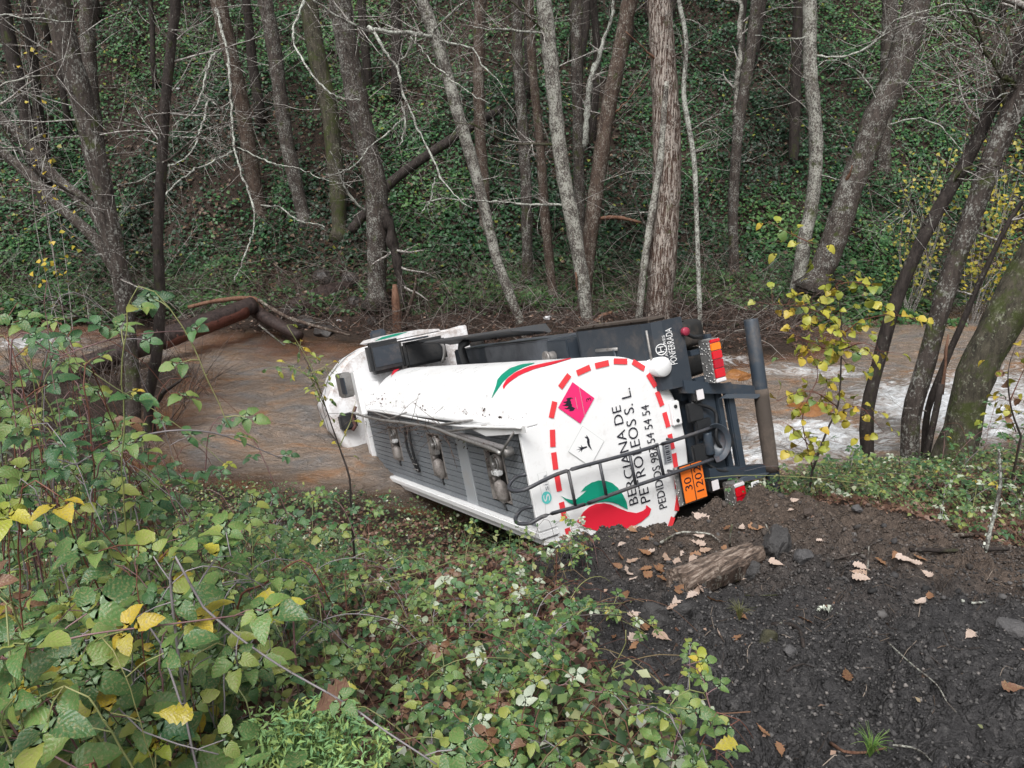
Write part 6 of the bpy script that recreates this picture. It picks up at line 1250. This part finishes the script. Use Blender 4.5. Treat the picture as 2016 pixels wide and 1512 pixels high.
oak('large pale oak leaf leaning at the dirt crest beside the lorry', *Z8(440, 180), .20, 'oak_pale', GP, face=(.2, -.9, .5)); oak('orange oak leaf on the large dark clod', *Z8(712, 232), .12, 'oak_tan', GT); oak('pale oak leaf left of the orange one on the clod', *Z8(643, 240), .10, 'oak_pale', GP)
oak('pale leaf near the root of the brown crest', *Z8(1028, 295), .07, 'oak_pale', GP); oak('pale leaf on top of the brown crest', *Z8(900, 105), .08, 'oak_pale', GP); oak('small pale leaf lower on the brown crest', *Z8(878, 145), .06, 'oak_pale', GP)
ORD = ['leftmost', 'second from the left', 'third from the left', 'fourth from the left', 'fifth from the left', 'sixth from the left', 'seventh from the left', 'eighth from the left', 'ninth from the left', 'tenth from the left', 'eleventh from the left', 'twelfth from the left']
def leaf_rows(pts, kind, word, group, place, size):
    """every leaf of a scatter gets its row and its count from the left"""
    bands = {'top': [], 'upper': [], 'lower': [], 'bottom': []}
    qs = np.quantile([b for a, b in pts], [.25, .5, .75])
    for a, b in sorted(pts): bands[list(bands)[int(np.searchsorted(qs, b))]].append((a, b))
    for bn, l in bands.items():
        for k, (a, b) in enumerate(l): oak(f'{word} oak leaf, {ORD[k]} in the {bn} row {place}', *Z8(a, b), rng.uniform(*size), kind, group, .4)
leaf_rows([(120, 235), (85, 215), (240, 195), (430, 290), (350, 355), (425, 310), (205, 350), (120, 390), (270, 380), (110, 480), (85, 440), (300, 505), (395, 565), (430, 540), (320, 605), (300, 625), (55, 315), (250, 250), (330, 385), (400, 385), (435, 525), (135, 760), (470, 340), (125, 660)], 'oak_pale', 'pale', 'pale oak leaves scattered left of the wood block', 'left of the wood block', (.075, .13))
leaf_rows([(115, 250), (575, 230), (175, 290), (200, 260), (320, 245), (50, 365), (165, 375), (235, 440), (200, 465), (265, 490), (35, 420), (340, 530), (520, 585), (180, 710), (210, 715), (20, 765), (170, 440), (250, 435), (405, 365), (80, 560), (645, 665), (955, 680), (120, 815)], 'oak_tan', 'orange brown', 'orange oak leaves scattered left of the wood block', 'round the wood block', (.07, .12))
oak('large grey brown oak leaf lying on the brambles right of the feathery plant', 648, 1385, .13, 'brown', None, .1, Y=1.55, face=(.1, -.8, .7))
oak('bright yellow leaf right of the grey brown oak leaf', 690, 1358, .06, 'yellow', None, .1, Y=1.7, face=(.1, -.7, .7))
oak('yellow leaf curled on the brambles below the reddish arch', 535, 1190, .10, 'yellow', None, .1, Y=1.75, face=(.0, -.4, .9))
oak('bright yellow leaf among the big bramble leaves at the bottom left', 345, 1412, .085, 'yellow', None, .1, Y=1.22, face=(.1, -.8, .7))
oak('yellow leaf lying at the bottom of the shoots on the track', 1425, 1473, .08, 'yellow', None, .1, Y=1.62, face=(.0, -.4, .9))
oak('brown leaf at the foot of the shoots near the bottom', 1185, 1480, .08, 'brown', None); oak('tan leaf curled on the track at the bottom', 1500, 1448, .07, 'oak_tan', None); oak('dull tan leaf at the bottom edge of the track', 1535, 1487, .07, 'oak_tan', None)
oak('brown leaf on the low plants left of the black dirt', 1050, 1255, .10, 'oak_pale', None); oak('pale torn leaf on the bottom middle brambles', 1010, 1370, .09, 'oak_pale', None, Y=2.0)
for k, (a, b, z_) in enumerate(sorted([(820, 1240, .1), (760, 1210, .09), (900, 1250, .1), (960, 1180, .09), (1040, 1130, .08), (700, 1250, .09), (860, 1330, .08), (930, 1300, .09), (1100, 1120, .08), (1150, 1290, .08), (780, 1290, .09), (1080, 1200, .09)])): oak(f'brown oak leaf, {ORD[k]} of those in the low plants below the lorry', a, b, z_, 'brown', 'brown oak leaves among the low plants', .4)
# grass tuft, litter scraps
def scrap(label, px, py, w, Y=None):
    p = hit(px, py); r = w * np.linalg.norm(p - [0, 0, EYE]) / FPX / 2; o = ob('plastic_scrap', rock_mesh(int(px), 2, .9, .6), mat('scrap_white', (.70, .70, .72), .5), None, (p[0], p[1], p[2] + r * .5)); o.scale = (r, r * .6, r); tag(o, label, 'litter')
scrap('white crumpled plastic scrap on the bank behind the lorry', 1078, 632, 17); scrap('small white scrap by the water left of the cab', 668, 635, 9); scrap('white scrap at the left far water edge', 140, 632, 14)
scrap('small pale scrap in the ivy above the log pile', 352, 183, 7)

# ------------------------------------------------------------------ saplings, bush, feathery plant
def leafy(label, name, cat, stems, leaves, pal, size, stem_c, Ydef, shape=dict(L=1., Wd=.86, rows=6), base_px=None, toward=.6):
    """stems: photo polylines (first starts at the foot); leaves: (stem index, count, spread px)"""
    P0 = [spline(np.array([at(a, b, Ydef + dz) for a, b, dz in s]), .06) for s in stems]; f = P0[0][0].copy(); f[2] = min(float(G(f[0], f[1])) - .03, f[2]); P0[0] = np.concatenate([[f], P0[0]]); base = f.copy(); root = empty(name, base); tag(root, label, cat)
    for k, P in enumerate(P0):
        m = MB(); m.tube(P - base, np.linspace(.010 if k == 0 else .005, .002, len(P)) * Ydef / 6, 6, wob=.2)
        for si, n, sp in leaves:
            if si != k: continue
            for q in range(n):
                i = rng.integers(int(len(P) * (.35 if k == 0 else .1)), len(P)); p = P[i] + rng.normal(0, sp * Ydef / FPX, 3) * [1, .9, .7]; d = p - P[i]; m.tube([P[i] - base, p - base], .0016, 3, cap=False)
                put_leaf(root, p - base, d / (np.linalg.norm(d) + 1e-6) + np.array([0, 0, -.35]), np.array([rng.normal(0, .5), -toward + rng.normal(0, .4), 1.]), size * rng.uniform(.7, 1.2), leafvar('hazel' + name, pick(pal), **shape))
        ob('stem', m.mesh('stem'), CANE['dark' if k == 0 else stem_c], root)
    return root
leafy('yellow leaved hazel sapling standing between the lorry tail and the near trunks', 'hazel_sapling', 'sapling',
  [[(1598, 930, 0), (1628, 848, 0), (1650, 796, 0), (1656, 703, 0), (1655, 617, 0), (1646, 555, 0), (1630, 510, -.1), (1590, 478, -.1)],
   [(1654, 640, 0), (1600, 610, -.1), (1550, 600, -.2), (1522, 600, -.2)], [(1655, 660, 0), (1700, 630, -.1), (1760, 620, .1), (1815, 632, .2)], [(1655, 700, 0), (1610, 680, -.2), (1570, 665, -.3)], [(1656, 690, 0), (1700, 675, -.2), (1730, 690, -.2)],
   [(1648, 800, 0), (1600, 770, -.2), (1560, 775, -.2), (1530, 790, -.2)], [(1640, 820, 0), (1690, 800, -.2), (1740, 850, -.3)], [(1610, 900, 0), (1570, 850, -.3), (1540, 830, -.3)], [(1646, 560, 0), (1680, 555, -.1), (1715, 560, -.2)], [(1600, 480, 0), (1560, 462, 0), (1515, 437, 0)], [(1600, 925, 0), (1580, 820, -.2), (1610, 740, -.2), (1590, 690, -.3)]],
  [(0, 40, 26), (1, 34, 18), (2, 20, 14), (3, 34, 20), (4, 26, 18), (5, 30, 20), (6, 20, 18), (7, 18, 18), (8, 16, 14), (9, 9, 8), (10, 22, 20)], {'lime': 6, 'yellow': 1.2, 'green': .5}, .078, 'red', 6.2)
leafy('thin sapling with small yellow green leaves in front of the cab', 'willow_sapling', 'sapling',
  [[(690, 985, .0), (688, 940, 0), (668, 880, 0), (652, 835, 0), (630, 770, 0), (600, 705, 0), (590, 690, 0)], [(632, 775, 0), (612, 720, 0), (565, 640, 0)], [(640, 800, 0), (610, 735, -.1), (640, 722, -.1), (655, 735, -.1)], [(625, 755, 0), (580, 725, -.1), (540, 722, -.1)], [(668, 880, 0), (690, 830, .1), (700, 790, .1)]],
  [(0, 10, 14), (1, 18, 12), (2, 14, 12), (3, 14, 10), (4, 3, 8)], {'lime': 3, 'green': 2.5}, .045, 'green', 4.3, dict(L=1., Wd=.42, rows=5))
leafy('yellow leaved twigs at the right edge over the white water', 'hazel_branch', 'sapling', [[(2010, 860, 0), (1990, 800, 0), (1985, 730, 0), (2000, 680, 0)], [(1988, 790, 0), (2010, 740, 0), (2030, 700, 0)], [(2000, 850, 0), (1985, 820, 0), (1960, 830, .0)]],
  [(0, 14, 20), (1, 14, 20), (2, 8, 18)], {'yellow': 2, 'lime': 2, 'brown': 1}, .08, 'red', 6.6)
def far_bush(label, cx_px, cy_px, Y, wpx, hpx, n, cols, size, ns=16):
    c = at(cx_px, cy_px, Y); rx, rz = wpx * Y / FPX / 2, hpx * Y / FPX / 2; g0 = float(G(c[0], c[1])); root = empty('yellow_bush', (c[0], c[1], g0)); tag(root, label, 'bush'); st = MB(); base = np.array([c[0], c[1], g0]); ends = []
    for k in range(ns):
        e = c + np.array([rng.normal(0, .45) * rx, rng.normal(0, .5) * rx * .7, rng.normal(0, .45) * rz]); P = spline(np.array([base + [rng.normal(0, .1), 0, -.1], base * .5 + e * .5 + rng.normal(0, .15, 3), e]), .2); st.tube(P - base, np.linspace(.014, .004, len(P)), 4); ends.append(P)
    ob('stem', st.mesh('stem'), M_TWIG, root)['kind'] = 'stuff'; m = MB(); q = np.concatenate([P[len(P) // 3:] for P in ends]); i = rng.integers(0, len(q), n); p = q[i] + rng.normal(0, .22, (n, 3)) - base
    scatter(m, IVY_V, None, IVY_T, frames(np.array([0, -.5, .8]) + rng.normal(0, .5, (n, 3)), rng.uniform(0, 6.3, n), rng.uniform(.7, 1.2, n) * size), p, lerp_cols(rng.random(n), cols)); ob('foliage', m.mesh('foliage', False), M_TINT, root)['kind'] = 'stuff'
YC = [(0, (.16, .16, .03)), (.5, (.38, .30, .03)), (1, (.52, .36, .04))]
far_bush('yellow leaved bush on the slope at the right edge behind the trunks', 1965, 360, 21.5, 150, 260, 620, [(0, (.13, .15, .03)), (.5, (.30, .27, .035)), (1, (.46, .35, .04))], .12); far_bush('small yellow green shrub behind the slanting trunks on the right', 1830, 360, 22.5, 150, 170, 420, [(0, (.12, .14, .03)), (.6, (.30, .28, .05)), (1, (.42, .34, .05))], .11)
far_bush('thin yellow twigs at the top left corner', 30, 130, 18, 70, 120, 60, YC, .12, 4)
def feathery():
    x, y = -.50, 1.55; g0 = float(G(x, y)); root = empty('feathery_plant', (x, y, g0)); tag(root, 'feathery pale green plant at the bottom edge left of centre', 'plant'); st, lf = MB(), MB()
    for k in range(130):
        a = rng.uniform(0, 6.28); rr = .21 * math.sqrt(rng.random()); t = np.array([rr * math.cos(a), rr * math.sin(a) * .8, .56 * rng.uniform(.72, 1) * (1 - 1.3 * rr)]); P = spline(np.array([[t[0] * .3, t[1] * .3, 0], [t[0] * .6, t[1] * .6, t[2] * .6], t]), .02); st.tube(P, .0012, 3, cap=False, c=(.10, .16, .05))
        n = 46; i = rng.integers(len(P) // 3, len(P), n); cc = lerp_cols(rng.random(n) * .6 + .4 * rng.random(), [(0, (.16, .36, .19)), (.5, (.28, .46, .17)), (1, (.46, .50, .12))])
        scatter(lf, SM_V * [.42, 1, 1], None, SM_T, frames(np.array([0, -.3, 1.]) + rng.normal(0, .5, (n, 3)), rng.uniform(0, 6.3, n), rng.uniform(.012, .032, n)), P[i] + rng.normal(0, .006, (n, 3)), cc)
    ob('stems', st.mesh('stems'), M_TINT, root)['kind'] = 'stuff'; ob('foliage', lf.mesh('foliage', False), M_TINT, root)['kind'] = 'stuff'
feathery()
def fern_tuft(label, px, py, h, n, c0, c1):
    p = hit(px, py); root = empty('grass_tuft', p); tag(root, label, 'grass tuft'); m = MB()
    for k in range(n):
        az = rng.uniform(0, 6.28); d = np.array([math.cos(az), math.sin(az), 0]) * h * rng.uniform(.2, .7); P = spline(np.array([[0, 0, 0], d * .4 + [0, 0, h * .6], d + [0, 0, h * rng.uniform(.5, .9)]]), h / 6); m.tube(P, np.linspace(.0022, .0005, len(P)), 3, c=lerp_cols(np.array([rng.random()]), [(0, c0), (1, c1)])[0], cap=False)
    ob('blades', m.mesh('blades'), M_TINT, root)['kind'] = 'stuff'
fern_tuft('green sprig growing on the black dirt at the bottom right', 1712, 1490, .10, 40, (.10, .22, .05), (.2, .3, .07)); fern_tuft('dry grass tuft on the dirt beside the left clods', 1455, 1222, .12, 40, (.10, .11, .04), (.2, .2, .08))
# pale bare branches reaching in from a tree just outside the left of the picture
tree('alder_tree', 'pale bare branches reaching in at the upper left edge', [(-130, 800, 24), (-140, 500, 22), (-150, 250, 20), (-155, 100, 18)], 'pale', 9.0, 0, extra=2, twigs=3, twig_len=1.0,
  branches=[([(-150, 250), (-60, 200), (0, 176), (60, 150), (138, 130)], 7, -.2, 'pale', 3), ([(-145, 330), (-60, 300), (0, 284), (60, 268), (110, 246)], 7, -.2, 'pale', 3), ([(-152, 150), (-60, 60), (20, 38), (90, 52), (160, 58)], 5, .2, 'lichen', 3)])

def lorry_litter():
    mb = MB(); P, C = [], []
    for k in range(210):
        t = rng.random(); px = 722 + t * 310 + rng.normal(0, 6); py = 800 + t * 42 - abs(rng.normal(0, 1)) * (9 if rng.random() < .85 else 26); q = flank(px, py)
        if q is not None: P.append(TO + TR * q[0] + TF * q[1] + TU * q[2])
    for k in range(260):
        q = np.array([rng.uniform(1.275, 1.31), rng.uniform(0, 5.6), rng.uniform(.0, .24)]); P.append(TO + TR * q[0] + TF * q[1] + TU * q[2])
    for k in range(140):
        t = rng.random(); q = tl(705 + t * 280, 822 + t * 66 + rng.normal(0, 7), 'z', 1.93); P.append(TO + TR * q[0] + TF * q[1] + TU * q[2])
    P = np.array(P); n = len(P); c = lerp_cols(rng.random(n), [(0, (.02, .014, .011)), (.6, (.09, .05, .04)), (.9, (.2, .12, .09)), (1, (.10, .14, .05))])
    scatter(mb, SM_V, None, SM_T, frames(TR[None] + rng.normal(0, .5, (n, 3)), rng.uniform(0, 6.3, n), rng.uniform(.012, .055, n)), P + TR * .006, c)
    for k in range(46):
        t = rng.random(); q = tl(700 + t * 200, 815 + t * 40 + rng.normal(0, 8), 'z', 1.97); p = TO + TR * q[0] + TF * q[1] + TU * q[2]; W_, r = wander(p, TF * rng.choice([-1, 1]) + rng.normal(0, .4, 3), rng.uniform(.2, .8), .005, .08, .5, 0, .4); mb.tube(W_, r, 3, c=(.11, .075, .06), cap=False)
    tag(ob('twig_litter', mb.mesh('twig_litter', False), M_DRY), 'dead leaves and twigs caught on the lorry flank and along its roof rail', 'litter', kind='stuff')
lorry_litter()
